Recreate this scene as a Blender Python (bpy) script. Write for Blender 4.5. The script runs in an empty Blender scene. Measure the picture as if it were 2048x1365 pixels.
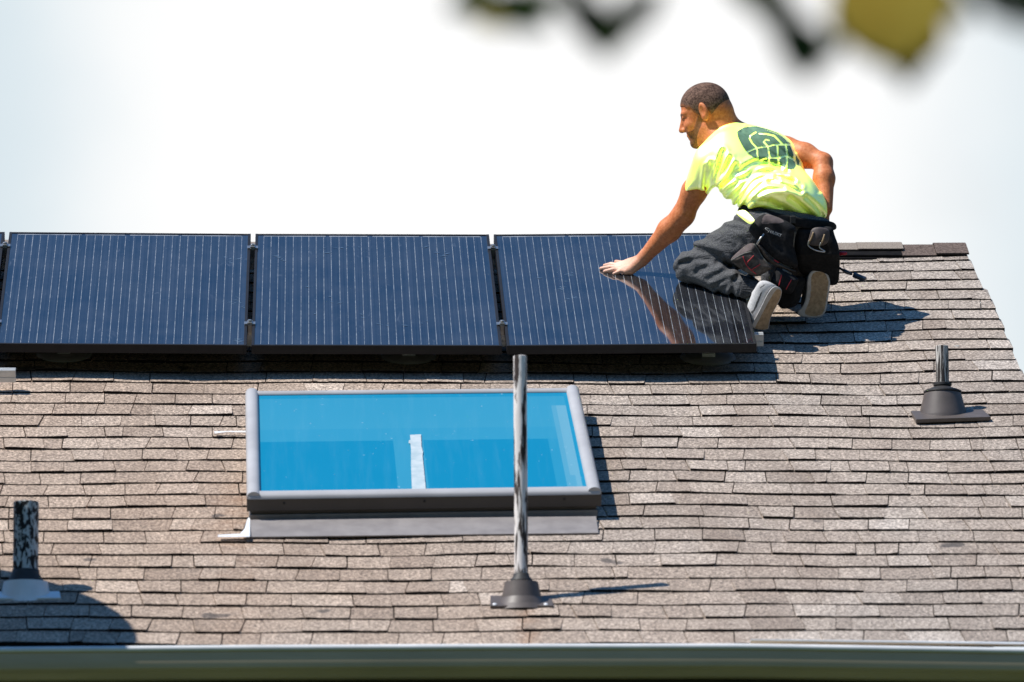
import bpy, bmesh, math, random
import numpy as np
from mathutils import Vector, Matrix
from mathutils.bvhtree import BVHTree

random.seed(7)
rng = np.random.default_rng(11)
scene = bpy.context.scene
COL = scene.collection

# ------------------------------------------------------------------ frames
TH = math.atan(0.5)                       # roof pitch 6/12
CT, ST = math.cos(TH), math.sin(TH)
H0 = 6.31                                 # height of the roof origin above the lawn


def W(u, v, w=0.0):
    """roof coordinates (along ridge, up slope, off the roof) -> world"""
    return Vector((u, v * CT - w * ST, H0 + v * ST + w * CT))


RN = Vector((0, -ST, CT))
RV = Vector((0, CT, ST))

F_PX, YAW, PIT, ROLL = 13741.26, 0.034336, 0.177265, -0.005778
CAM = Vector((0.111487, -26.854147, H0 - 4.660405))
fw = Vector((math.sin(YAW) * math.cos(PIT), math.cos(YAW) * math.cos(PIT), math.sin(PIT)))
_r = Vector((math.cos(YAW), -math.sin(YAW), 0))
_u = _r.cross(fw)
cr = _r * math.cos(ROLL) + _u * math.sin(ROLL)
cu = -_r * math.sin(ROLL) + _u * math.cos(ROLL)


def ray(px, py):
    return fw + cr * ((px - 1024) / F_PX) + cu * ((682.5 - py) / F_PX)


def at(px, py, dep):
    return CAM + ray(px, py) * dep


def on_roof(px, py, w=0.0):
    d = ray(px, py)
    t = (W(0, 0, w) - CAM).dot(RN) / d.dot(RN)
    return CAM + d * t


def uv_of(px, py, w=0.0):
    q = on_roof(px, py, w)
    return q.x, (q - W(0, 0, 0)).dot(RV)


# ------------------------------------------------------------------ objects
def link(name, me, mats=(), parent=None):
    for m in (mats if isinstance(mats, (list, tuple)) else [mats]):
        me.materials.append(m)
    o = bpy.data.objects.new(name, me)
    COL.objects.link(o)
    if parent is not None:
        o.parent = parent
        o.matrix_parent_inverse = parent.matrix_world.inverted() if False else Matrix.Translation(-parent.location)
    return o


def empty(name, loc, label, cat, group=None):
    o = bpy.data.objects.new(name, None)
    COL.objects.link(o)
    o.location = loc
    o.empty_display_size = 0.1
    tag(o, label, cat, group)
    return o


def tag(o, label=None, cat=None, group=None, kind=None):
    if label: o['label'] = label
    if cat: o['category'] = cat
    if group: o['group'] = group
    if kind: o['kind'] = kind
    return o


class MB:
    """collects geometry for one mesh object"""

    def __init__(s):
        s.v, s.f, s.m, s.sm = [], [], [], []

    def add(s, vs, fs, mat=0, smooth=False):
        b = len(s.v)
        s.v += [tuple(x) for x in vs]
        for f in fs:
            s.f.append(tuple(b + i for i in f)); s.m.append(mat); s.sm.append(smooth)

    def hexa(s, P, mat=0):
        """8 points: bottom 4 (ccw seen from above) then top 4"""
        s.add(P, [(3, 2, 1, 0), (4, 5, 6, 7), (0, 1, 5, 4), (1, 2, 6, 5), (2, 3, 7, 6), (3, 0, 4, 7)], mat)

    def rbox(s, u0, u1, v0, v1, w0, w1, mat=0):
        s.hexa([W(u0, v0, w0), W(u1, v0, w0), W(u1, v1, w0), W(u0, v1, w0),
                W(u0, v0, w1), W(u1, v0, w1), W(u1, v1, w1), W(u0, v1, w1)], mat)

    def box(s, c, hx, hy, hz, mat=0, M=None):
        c = Vector(c)
        P = []
        for z in (-hz, hz):
            for x, y in ((-hx, -hy), (hx, -hy), (hx, hy), (-hx, hy)):
                d = Vector((x, y, z))
                P.append(c + (M @ d if M is not None else d))
        s.hexa(P, mat)

    def tube(s, pts, rad, n=12, mat=0, cap=True, smooth=True):
        pts = [Vector(p) for p in pts]
        if not isinstance(rad, (list, tuple)): rad = [rad] * len(pts)
        up = Vector((0.13, 0.31, 0.94)).normalized()
        vs = []
        for i, p in enumerate(pts):
            t = (pts[min(i + 1, len(pts) - 1)] - pts[max(i - 1, 0)])
            if t.length < 1e-9: t = Vector((0, 0, 1))
            t.normalize()
            a = up.cross(t)
            if a.length < 0.05: a = Vector((1, 0, 0)).cross(t)
            a.normalize(); b = t.cross(a)
            for k in range(n):
                an = 2 * math.pi * k / n
                vs.append(p + (a * math.cos(an) + b * math.sin(an)) * rad[i])
        fs = []
        for i in range(len(pts) - 1):
            for k in range(n):
                k2 = (k + 1) % n
                fs.append((i * n + k, i * n + k2, (i + 1) * n + k2, (i + 1) * n + k))
        s.add(vs, fs, mat, smooth)
        if cap:
            b = len(s.v) - len(vs)
            s.f.append(tuple(b + k for k in reversed(range(n)))); s.m.append(mat); s.sm.append(False)
            s.f.append(tuple(b + (len(pts) - 1) * n + k for k in range(n))); s.m.append(mat); s.sm.append(False)

    def lathe(s, base, axis, prof, n=32, mat=0, smooth=True, sharp=False):
        """prof: list of (r, h) about axis through base; sharp: crisp edges between the profile segments"""
        if sharp:
            for a_, b_ in zip(prof, prof[1:]): s.lathe(base, axis, [a_, b_], n, mat, smooth)
            return
        axis = Vector(axis).normalized(); base = Vector(base)
        a = axis.cross(Vector((0.2, 1, 0.1))).normalized(); b = axis.cross(a)
        vs = []
        for r, h in prof:
            for k in range(n):
                an = 2 * math.pi * k / n
                vs.append(base + axis * h + (a * math.cos(an) + b * math.sin(an)) * r)
        fs = []
        for i in range(len(prof) - 1):
            for k in range(n):
                k2 = (k + 1) % n
                fs.append((i * n + k, (i * n + k2), (i + 1) * n + k2, (i + 1) * n + k))
        s.add(vs, fs, mat, smooth)

    def build(s, name, mats, parent=None, bevel=0, label=None):
        me = bpy.data.meshes.new(name)
        me.from_pydata(s.v, [], s.f)
        me.polygons.foreach_set('material_index', s.m)
        me.polygons.foreach_set('use_smooth', s.sm)
        bm = bmesh.new(); bm.from_mesh(me)
        bmesh.ops.recalc_face_normals(bm, faces=bm.faces) if len(bm.faces) < 6000 else None
        bm.to_mesh(me); bm.free()
        me.update()
        o = link(name, me, mats, parent)
        if bevel:
            b = o.modifiers.new('bevel', 'BEVEL'); b.width = bevel; b.segments = 2; b.limit_method = 'ANGLE'
        if label: o['label'] = label
        return o


# ------------------------------------------------------------------ materials
class NT:
    def __init__(s, name):
        s.mat = bpy.data.materials.new(name); s.mat.use_nodes = True
        s.t = s.mat.node_tree; s.t.nodes.clear()
        s.out = s.t.nodes.new('ShaderNodeOutputMaterial')

    def n(s, typ, **kw):
        nd = s.t.nodes.new(typ)
        for k, v in kw.items():
            if k in nd.inputs.keys() if not k.startswith('_') else False:
                nd.inputs[k].default_value = v
            elif k.startswith('_'):
                setattr(nd, k[1:], v)
        return nd

    def l(s, a, b):
        s.t.links.new(a, b)

    def val(s, x, sock):
        if hasattr(x, 'is_output') or isinstance(x, bpy.types.NodeSocket): s.l(x, sock)
        else: sock.default_value = x

    def math(s, op, a, b=0.0, c=None, clamp=False):
        nd = s.t.nodes.new('ShaderNodeMath'); nd.operation = op; nd.use_clamp = clamp
        s.val(a, nd.inputs[0]); s.val(b, nd.inputs[1])
        if c is not None: s.val(c, nd.inputs[2])
        return nd.outputs[0]

    def mix(s, fac, a, b, mode='MIX'):
        nd = s.t.nodes.new('ShaderNodeMix'); nd.data_type = 'RGBA'; nd.blend_type = mode
        s.val(fac, nd.inputs[0])
        for x, k in ((a, 6), (b, 7)):
            if isinstance(x, (tuple, list)): nd.inputs[k].default_value = (*x[:3], 1)
            else: s.l(x, nd.inputs[k])
        return nd.outputs[2]

    def coords(s, kind='Object', scale=(1, 1, 1)):
        tc = s.t.nodes.new('ShaderNodeTexCoord'); mp = s.t.nodes.new('ShaderNodeMapping')
        mp.inputs['Scale'].default_value = scale
        s.l(tc.outputs[kind], mp.inputs[0]); return mp.outputs[0]

    def noise(s, vec, scale, detail=3, rough=0.55, dist=0.0):
        nd = s.t.nodes.new('ShaderNodeTexNoise')
        nd.inputs['Scale'].default_value = scale; nd.inputs['Detail'].default_value = detail
        nd.inputs['Roughness'].default_value = rough; nd.inputs['Distortion'].default_value = dist
        if vec is not None: s.l(vec, nd.inputs['Vector'])
        return nd.outputs['Fac']

    def ramp(s, fac, stops):
        nd = s.t.nodes.new('ShaderNodeValToRGB')
        el = nd.color_ramp.elements
        while len(el) > 1: el.remove(el[-1])
        el[0].position = stops[0][0]; el[0].color = (*stops[0][1][:3], 1)
        for p, c in stops[1:]:
            e = el.new(p); e.color = (*c[:3], 1)
        s.l(fac, nd.inputs[0]); return nd.outputs[0]

    def attr(s, name):
        nd = s.t.nodes.new('ShaderNodeAttribute'); nd.attribute_name = name
        return nd

    def bump(s, h, strength=0.3, dist=0.002):
        nd = s.t.nodes.new('ShaderNodeBump'); nd.inputs['Strength'].default_value = strength
        nd.inputs['Distance'].default_value = dist; s.l(h, nd.inputs['Height']); return nd.outputs[0]

    def bsdf(s, color, rough=0.6, metal=0.0, spec=0.5, normal=None, coat=0.0, coat_rough=0.03, sheen=0.0, ior=None, **kw):
        nd = s.t.nodes.new('ShaderNodeBsdfPrincipled')
        if isinstance(color, (tuple, list)): nd.inputs['Base Color'].default_value = (*color[:3], 1)
        else: s.l(color, nd.inputs['Base Color'])
        s.val(rough, nd.inputs['Roughness']); s.val(metal, nd.inputs['Metallic'])
        s.val(spec, nd.inputs['Specular IOR Level'])
        nd.inputs['Coat Weight'].default_value = coat; nd.inputs['Coat Roughness'].default_value = coat_rough
        nd.inputs['Sheen Weight'].default_value = sheen
        if ior: nd.inputs['IOR'].default_value = ior
        if normal is not None: s.l(normal, nd.inputs['Normal'])
        s.l(nd.outputs[0], s.out.inputs[0])
        return nd


def simple(name, c1, c2=None, scale=8.0, rough=0.6, metal=0.0, spec=0.5, bump=0.0, bscale=200.0, coat=0.0, stretch=(1, 1, 1), lo=0.35, hi=0.65, sheen=0.0):
    n = NT(name)
    co = n.coords('Object', stretch)
    c2 = c2 or tuple(x * 0.8 for x in c1)
    col = n.ramp(n.noise(co, scale, 5, 0.6), [(lo, c1), (hi, c2)])
    nm = None
    if bump: nm = n.bump(n.noise(co, bscale, 3), bump, 0.004)
    n.bsdf(col, rough, metal, spec, nm, coat, sheen=sheen)
    return n.mat
# ================================================================== materials of the setting
def mat_shingle():
    n = NT('asphalt shingle granules')
    co = n.coords('Object')
    tone = n.attr('tone').outputs['Fac']
    base = n.ramp(tone, [(0.0, (0.255, 0.215, 0.190)), (0.3, (0.305, 0.262, 0.234)), (0.55, (0.345, 0.300, 0.270)),
                         (0.8, (0.385, 0.340, 0.310)), (1.0, (0.47, 0.425, 0.395))])
    sep = n.t.nodes.new('ShaderNodeSeparateXYZ'); n.l(co, sep.inputs[0])
    big = n.noise(co, 0.9, 3)
    # warmer on the left, greyer to the right, as the granules have weathered
    hue = n.math('ADD', n.math('MULTIPLY', sep.outputs[0], 0.28), n.math('MULTIPLY_ADD', big, 1.5, -0.60), clamp=True)
    warm = n.mix(hue, (1.05, 0.94, 0.82), (0.99, 0.985, 0.945))
    base = n.mix(1.0, base, warm, 'MULTIPLY')
    g1 = n.noise(co, 95, 2, 0.78)
    g2 = n.noise(co, 400, 2, 0.7)
    g = n.math('ADD', n.math('MULTIPLY', g1, 0.62), n.math('MULTIPLY', g2, 0.38))
    gr = n.ramp(g, [(0.36, (0.08, 0.075, 0.075)), (0.47, (0.84, 0.82, 0.81)), (0.53, (1.10, 1.08, 1.06)), (0.60, (2.2, 2.16, 2.1))])
    base = n.mix(0.95, base, gr, 'MULTIPLY')
    # grime streaks and stains
    st = n.noise(n.coords('Object', (2.2, 0.7, 0.7)), 1.7, 5, 0.65)
    base = n.mix(n.math('MULTIPLY', n.ramp(st, [(0.5, (0, 0, 0)), (0.72, (1, 1, 1))]), 0.38), base, (0.17, 0.12, 0.09), 'MIX')
    rust = n.attr('rust').outputs['Fac']
    rn = n.noise(co, 14, 4, 0.65)
    base = n.mix(n.math('MULTIPLY', rust, n.ramp(rn, [(0.35, (0.1, 0.1, 0.1)), (0.7, (1, 1, 1))])), base, (0.30, 0.135, 0.05))
    fl = n.noise(co, 4.5, 2, 0.5)
    base = n.mix(n.ramp(fl, [(0.735, (0, 0, 0)), (0.76, (0.7, 0.7, 0.7))]), base, (0.05, 0.048, 0.05))
    nm = n.bump(g, 0.55, 0.003)
    n.bsdf(base, 0.92, 0, 0.25, nm)
    return n.mat


M = {}
M['shingle'] = mat_shingle()
M['shingle_edge'] = simple('shingle cut edge', (0.022, 0.018, 0.016), (0.010, 0.008, 0.008), 60, 0.95, spec=0.1)
M['cap'] = simple('ridge cap granules', (0.20, 0.155, 0.13), (0.11, 0.088, 0.08), 190, 0.95, spec=0.2, bump=0.5, bscale=240)
M['vent'] = simple('black ridge vent plastic', (0.010, 0.010, 0.011), (0.016, 0.015, 0.015), 30, 0.95, spec=0.03)
M['gutter'] = simple('painted aluminium gutter', (0.58, 0.46, 0.31), (0.46, 0.37, 0.25), 2.5, 0.38, spec=0.6, stretch=(0.6, 4, 4))
M['lip'] = simple('gutter lip with painted sun highlight', (0.80, 0.80, 0.79), (0.66, 0.67, 0.67), 5, 0.35, spec=0.6)  # sun on the rounded lip is put into its white colour
M['fascia'] = simple('dark fascia board', (0.022, 0.020, 0.010), (0.014, 0.012, 0.007), 6, 0.7)
M['siding'] = simple('beige lap siding', (0.42, 0.40, 0.35), (0.36, 0.34, 0.30), 3, 0.7)
M['grass'] = simple('lawn', (0.028, 0.05, 0.012), (0.05, 0.07, 0.02), 1.5, 0.95, bump=0.6, bscale=30)
M['flash'] = simple('weathered grey flashing', (0.30, 0.275, 0.265), (0.23, 0.21, 0.205), 12, 0.5, metal=0.0)
M['whiteflash'] = simple('bright aluminium flashing', (0.90, 0.91, 0.92), (0.74, 0.76, 0.78), 9, 0.42, metal=0.0)
M['skyframe'] = simple('light grey skylight cladding', (0.46, 0.455, 0.46), (0.38, 0.375, 0.38), 4, 0.45, spec=0.4)
M['skydark'] = simple('dark bronze skylight frame', (0.062, 0.052, 0.047), (0.05, 0.042, 0.038), 5, 0.45)
M['tape'] = simple('white sealing tape', (0.52, 0.58, 0.60), (0.36, 0.46, 0.50), 22, 0.6)
M['boot'] = simple('brown plastic pipe boot', (0.120, 0.098, 0.088), (0.085, 0.070, 0.062), 14, 0.5)
M['rubber'] = simple('black rubber collar', (0.015, 0.014, 0.014), (0.03, 0.028, 0.027), 25, 0.6)
M['alu'] = simple('mill aluminium', (0.70, 0.71, 0.70), (0.60, 0.61, 0.60), 20, 0.42, metal=0.35)
M['steel'] = simple('bright steel', (0.55, 0.54, 0.52), (0.4, 0.39, 0.38), 60, 0.35, metal=0.9)
M['blackframe'] = simple('black anodised frame', (0.016, 0.0155, 0.017), (0.011, 0.011, 0.013), 20, 0.55, spec=0.25)
M['backsheet'] = simple('black backsheet', (0.012, 0.012, 0.012), (0.02, 0.02, 0.02), 5, 0.7)


def mat_pipe(name, seed, white, black, thr, scale, stretch):
    n = NT(name)
    tc = n.coords('Object', stretch)
    off = n.t.nodes.new('ShaderNodeVectorMath'); off.operation = 'ADD'; off.inputs[1].default_value = (seed, seed * 2.1, seed * .7)
    n.l(tc, off.inputs[0])
    f = n.noise(off.outputs[0], scale, 6, 0.62, 0.4)
    col = n.ramp(f, [(thr - 0.05, black), (thr + 0.02, white), (thr + 0.2, tuple(x * .8 for x in white))])
    n.bsdf(col, 0.6, 0, 0.3, n.bump(f, 0.35, 0.003))
    return n.mat


M['pipe_tall'] = mat_pipe('streaked metallic vent pipe', 3.1, (0.88, 0.83, 0.80), (0.040, 0.028, 0.024), 0.495, 13, (3.2, 3.2, 0.42))
M['pipe_mottled'] = mat_pipe('black pipe with white paint remains', 8.4, (0.56, 0.61, 0.64), (0.010, 0.010, 0.012), 0.53, 36, (1.7, 1.7, 0.9))
M['pipe_dark'] = mat_pipe('glossy dark pipe', 5.7, (0.62, 0.59, 0.55), (0.045, 0.038, 0.034), 0.56, 20, (4.5, 4.5, 0.3))


def mat_pv():
    """dark monocrystalline cells under slightly dusty glass, fine grid fingers"""
    n = NT('dark solar cells under glass')
    co = n.coords('Object')
    sep = n.t.nodes.new('ShaderNodeSeparateXYZ'); n.l(co, sep.inputs[0])
    dirt = n.noise(n.coords('Object', (1.3, 1, 1)), 3.5, 6, 0.65)
    smear = n.noise(n.coords('Object', (2.5, 0.7, 0.7)), 9, 5, 0.7, 1.2)
    lines = n.noise(n.coords('Object', (170, 0.4, 0.4)), 1.0, 2, 0.6)
    lf = n.ramp(lines, [(0.42, (0, 0, 0)), (0.66, (1, 1, 1))])
    base = n.mix(n.math('MULTIPLY', lf, 0.62), (0.006, 0.0065, 0.009), (0.030, 0.034, 0.045))
    sm = n.ramp(smear, [(0.62, (0, 0, 0)), (0.74, (1, 1, 1))])
    base = n.mix(n.math('MULTIPLY', sm, 0.4), base, (0.17, 0.19, 0.22))
    base = n.mix(n.math('MULTIPLY', n.ramp(dirt, [(0.35, (0, 0, 0)), (0.7, (1, 1, 1))]), 0.075), base, (0.3, 0.3, 0.3))
    rough = n.math('MULTIPLY_ADD', dirt, 0.05, 0.025)
    b = n.bsdf(base, rough, 0, 0.5, n.bump(lines, 0.02, 0.0005), ior=2.6)
    b.inputs['Specular Tint'].default_value = (0.84, 0.95, 1.0, 1)
    return n.mat


M['pv'] = mat_pv()
M['busbar'] = simple('silver busbar ribbon under glass', (0.34, 0.36, 0.38), (0.18, 0.20, 0.22), 26, 0.12, spec=0.5, stretch=(0.3, 1, 1), lo=.42, hi=.58)


def mat_skypane():
    n = NT('blue glazing over blind with painted light bands')
    co = n.coords('Object')
    at_ = n.attr('band').outputs['Fac']  # light bands put into the pane colour
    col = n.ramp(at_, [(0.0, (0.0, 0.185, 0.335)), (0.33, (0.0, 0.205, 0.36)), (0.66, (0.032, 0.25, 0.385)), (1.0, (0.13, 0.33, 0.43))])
    sp = n.noise(co, 55, 2, 0.5)
    col = n.mix(n.ramp(sp, [(0.74, (0, 0, 0)), (0.78, (0.55, 0.55, 0.55))]), col, (0.7, 0.8, 0.85))
    big = n.noise(co, 2.2, 3)
    col = n.mix(n.math('MULTIPLY', big, 0.12), col, (0.06, 0.36, 0.60))
    stk = n.noise(n.coords('Object', (9, 0.5, 0.5)), 3.0, 5, 0.7)
    col = n.mix(n.math('MULTIPLY', n.ramp(stk, [(0.5, (0, 0, 0)), (0.75, (1, 1, 1))]), 0.07), col, (0.20, 0.42, 0.54))
    n.bsdf(col, 0.35, 0, 0.05, None, 0.06, 0.06)
    return n.mat


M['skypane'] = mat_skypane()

# ================================================================== the roof surface
def sst(x):
    x = min(1.0, max(0.0, x)); return x * x * (3 - 2 * x)


def w_off(u, v):
    a = 0.017 * sst((u - 2.25) / 0.8) * sst((v + 1.2) / 1.6)
    b = 0.013 * sst((0.35 - u) / 1.3) * sst((v + 1.6) / 1.5)
    c = 0.0035 * math.sin(1.9 * u + 0.9 * v + 0.4) + 0.0025 * math.sin(3.7 * u - 1.3 * v) + 0.002 * math.sin(7.1 * u + 2.1 * v)
    return a + b + c - 0.004


V_EAVE, V_RIDGE, EXP = -3.245, 1.885, 0.14443
U_LEFT = -5.2


def u_rake(v):
    return 3.072 - 0.022 * v - 0.006 * v * v * (1 if v > 0 else 0.2)


house = empty('house', W(-1.0, 0, 0) - Vector((0, 0, H0 - 0.0)), 'house with a weathered brown grey shingle roof under the worker and the solar panels', 'house')


def build_shingles():
    vs, fs, mi, tone, rust = [], [], [], [], []
    rr = random.Random(21)

    def push(p, t, r):
        vs.append(tuple(p)); tone.append(t); rust.append(r); return len(vs) - 1

    ncourse = int((V_RIDGE - V_EAVE) / EXP) + 1
    for i in range(ncourse):
        v0 = V_EAVE + i * EXP
        last = v0 + EXP > V_RIDGE - 0.02
        u = U_LEFT - rr.random() * 0.3
        thick = rr.random() < 0.5
        sl = rr.uniform(-0.009, 0.009)
        ph = rr.uniform(0, 6)
        course_tone = rr.gauss(0, 0.05)
        ur = u_rake(v0) + rr.uniform(-0.008, 0.008)
        while u < ur - 0.01:
            wd = rr.choice((rr.uniform(0.13, 0.22), rr.uniform(0.11, 0.17), rr.uniform(0.045, 0.09) if rr.random() < 0.3 else 0.15))
            u1 = min(u + wd, ur)
            if ur - u1 < 0.05: u1 = ur
            sl1 = rr.uniform(-0.011, 0.011) if u1 < ur else -0.003
            T = (rr.uniform(0.0088, 0.0112) if thick else rr.uniform(0.0062, 0.0078))
            dv = rr.uniform(-0.0025, 0.0025) - (0.002 if thick else 0.0)
            tn = 0.5 + course_tone + rr.gauss(0, 0.165) + (0.02 if thick else -0.03)
            if rr.random() < 0.04: tn += 0.25
            tn = min(0.98, max(0.02, tn))
            curl0, curl1, curlm = rr.uniform(-.0012, .003), rr.uniform(-.0012, .003), rr.uniform(-.0015, .0015)
            n = max(2, int((u1 - u) / 0.045))
            bot, top, und = [], [], []
            vt = min(v0 + EXP + 0.03, V_RIDGE + 0.004)
            for k in range(n + 1):
                s = k / n
                uu_b = u + (u1 - u) * s + (1 - s) * sl + s * sl1
                uu_t = u + (u1 - u) * s - (1 - s) * sl - s * sl1
                if u1 >= ur - 1e-6 and k == n: uu_b = ur; uu_t = u_rake(vt)
                wave = 0.0022 * math.sin(2.1 * uu_b + ph) + 0.0016 * math.sin(5.3 * uu_b + 2 * ph)
                vb = v0 + dv + wave
                tt = T + curl0 * (1 - s) ** 2 + curl1 * s ** 2 + curlm * math.sin(math.pi * s) + 0.0012 * math.sin(9 * uu_b + ph * 3)
                rs = 0.0
                cu_, cv_ = uu_b, v0
                # rusty wash left of the skylight and below its left corner
                rs += 0.30 * math.exp(-((cu_ + 0.03) / 0.10) ** 2) * sst((-1.1 - cv_) / 0.6) * (1 if cv_ > -2.05 else 0.5)
                rs += 0.12 * math.exp(-((cu_ - 0.05) / 0.35) ** 2 - ((cv_ + 2.2) / 0.25) ** 2)
                rs += 0.5 * math.exp(-((cu_ - 0.985) / 0.03) ** 2) * (1 if cv_ < -2.9 else 0)
                rs += 0.10 * math.exp(-((cu_ + 0.25) / 0.25) ** 2 - ((cv_ + 1.75) / 0.4) ** 2)
                bot.append(push(W(uu_b, vb, tt + w_off(uu_b, vb)), tn, rs))
                mid_v = vb + 0.05
                top.append(push(W(uu_t, vt, 0.0005 + w_off(uu_t, vt)), tn, rs))
                und.append(push(W(uu_b, vb + 0.001, -0.006 + w_off(uu_b, vb)), tn, rs))
            for k in range(n):
                fs.append((bot[k], bot[k + 1], top[k + 1], top[k])); mi.append(0)
                fs.append((und[k], und[k + 1], bot[k + 1], bot[k])); mi.append(1)
            # side faces down to the underside
            l2 = push(W(u - sl, vt, -0.006 + w_off(u, vt)), tn, 0); r2 = push(W(u1 - sl1, vt, -0.006 + w_off(u1, vt)), tn, 0)
            fs.append((und[0], bot[0], top[0], l2)); mi.append(0)
            fs.append((bot[n], und[n], r2, top[n])); mi.append(0)
            # fine gap between neighbours
            u = u1 + (0.0014 if rr.random() < 0.25 else rr.uniform(0.0026, 0.0052))
            sl = sl1
            thick = (not thick) if rr.random() < 0.72 else thick
    # underlay just below the shingles, front slope
    nb = len(vs)
    for (a, b) in ((U_LEFT - .3, V_EAVE + .01), (3.02, V_EAVE + .01), (2.99, V_RIDGE), (U_LEFT - .3, V_RIDGE)):
        push(W(a, b, -0.014), 0.3, 0)
    fs.append((nb, nb + 1, nb + 2, nb + 3)); mi.append(1)
    # back slope of the gable roof
    yr, zr = W(0, V_RIDGE, 0).y, W(0, V_RIDGE, 0).z
    nb = len(vs)
    for (a, d) in ((U_LEFT - .3, 0), (3.02, 0), (3.02, 5.2), (U_LEFT - .3, 5.2)):
        push(Vector((a, yr + d * CT, zr - 0.012 - d * ST)), 0.5, 0)
    fs.append((nb, nb + 1, nb + 2, nb + 3)); mi.append(0)
    me = bpy.data.meshes.new('roof')
    me.from_pydata(vs, [], fs)
    me.polygons.foreach_set('material_index', mi)
    for nm, arr in (('tone', tone), ('rust', rust)):
        a = me.attributes.new(nm, 'FLOAT', 'POINT'); a.data.foreach_set('value', arr)
    me.update()
    return link('roof', me, [M['shingle'], M['shingle_edge']], house)


roof = build_shingles()
roof['label'] = 'weathered brown grey asphalt shingle roof slope'

# --- ridge cap on the right, ridge vent with its raised cap behind the worker
M['cap_dark'] = simple('dark ridge cap granules', (0.215, 0.165, 0.140), (0.062, 0.046, 0.040), 110, 0.98, spec=0.05, bump=0.9, bscale=130)
M['cap'] = simple('vent cap granules', (0.34, 0.29, 0.24), (0.20, 0.165, 0.14), 170, 0.98, spec=0.08, bump=0.5, bscale=240)


def ridge_caps(name, u0, u1, w0, step, label, halfw=0.135, mat='cap'):
    mb = MB()
    rr = random.Random(5)
    u = u0
    k = 0
    ytop, ztop = W(0, V_RIDGE, 0).y, W(0, V_RIDGE, 0).z
    while u < u1 - 0.02:
        e = min(u + step * rr.uniform(0.85, 1.15), u1)
        t0 = w0 + 0.004 + 0.004 * (k % 2) + w_off(u, 1.9); t1 = w0 + 0.004 + 0.004 * ((k + 1) % 2) + w_off(e, 1.9)
        t1 = t0 + 0.001
        d = rr.uniform(-0.006, 0.006)
        prof = []
        for (uu, t) in ((u, t0), (e + 0.004, t1)):
            a = W(uu, V_RIDGE - halfw + d, t); b = W(uu, V_RIDGE - 0.02, t + 0.002)
            c = Vector((uu, ytop, W(uu, V_RIDGE, t).z + 0.004))
            bb = Vector((uu, 2 * ytop - b.y, b.z)); aa = Vector((uu, 2 * ytop - a.y, a.z))
            prof.append([a, b, c, bb, aa])
        P, Q = prof
        th = Vector((0, 0, -0.007))
        vs = P + Q + [p + th for p in P] + [q + th for q in Q]
        fs = [(i, 5 + i, 6 + i, 1 + i) for i in range(4)]
        mb.add(vs, fs, 0)
        mb.add(vs, [(10, 15, 5, 0), (4, 9, 19, 14), ] + [(i, i + 1, 11 + i, 10 + i) for i in range(4)] + [(5 + i, 15 + i, 16 + i, 6 + i) for i in range(4)], 1)
        u = e; k += 1
    return mb.build(name, [M[mat], M['shingle_edge']], house, label=label)


ridge_caps('ridge_cap', 2.735, 3.014, 0.013, 0.14, 'flat dark brown cap shingles at the right end of the ridge', 0.165, 'cap_dark')
UVL = -5.2
ridge_caps('ridge_cap', UVL, 2.742, 0.030, 0.30, 'raised cap shingles over the black ridge vent', 0.10)
mb = MB()
for sgn in (0,):
    mb.rbox(UVL, 2.745, V_RIDGE - 0.170, V_RIDGE - 0.05, 0.004, 0.018, 0)
    mb.rbox(UVL, 2.738, V_RIDGE - 0.160, V_RIDGE - 0.02, 0.018, 0.029, 0)
    mb.rbox(UVL, 2.749, V_RIDGE - 0.178, V_RIDGE - 0.166, 0.003, 0.012, 0)
    mb.rbox(2.650, 2.672, V_RIDGE - 0.182, V_RIDGE - 0.176, 0.006, 0.014, 1)
mb.build('ridge_vent', [M['vent'], M['tape']], house, bevel=0.003)

# --- walls, soffit, fascia and gutter
yE, zE = W(0, V_EAVE, 0).y, W(0, V_EAVE, 0).z
yR = W(0, V_RIDGE, 0).y
yB = 2 * yR - yE
wl, wr = U_LEFT - 0.05, 2.72
yw = yE + 0.42
mb = MB()
zt = zE - 0.16
nl = int(zt / 0.18)
for k in range(nl):                                   # lap siding on the front wall
    z0, z1 = k * zt / nl, (k + 1) * zt / nl
    mb.add([(wl, yw - 0.014, z0), (wr, yw - 0.014, z0), (wr, yw - 0.002, z1), (wl, yw - 0.002, z1)], [(0, 1, 2, 3)], 0)
    mb.add([(wl, yw - 0.014, z0), (wr, yw - 0.014, z0), (wr, yw, z0), (wl, yw, z0)], [(3, 2, 1, 0)], 0)
zr_ = W(0, V_RIDGE, 0).z
for x in (wl, wr):                                    # gable ends
    mb.add([(x, yw, 0), (x, yB - 0.42, 0), (x, yB - 0.42, zt), (x, yR, zr_ - 0.1), (x, yw, zt)], [(0, 1, 2, 3, 4)], 0)
mb.add([(wl, yB - 0.42, 0), (wr, yB - 0.42, 0), (wr, yB - 0.42, zt), (wl, yB - 0.42, zt)], [(3, 2, 1, 0)], 0)
mb.build('wall', M['siding'], house)
mb = MB()
mb.box(((U_LEFT + 3.1) / 2, (yE + 0.02 + yw) / 2, zE - 0.165), (3.1 - U_LEFT) / 2, (yw - yE - 0.02) / 2, 0.008, 0)
mb.build('soffit', M['fascia'], house)
mb = MB()
mb.box(((U_LEFT + 3.1) / 2, yE + 0.012, zE - 0.10), (3.1 - U_LEFT) / 2, 0.011, 0.085, 0)
mb.build('fascia', M['fascia'], house)
mb = MB()                                              # barge boards along the rake
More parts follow.
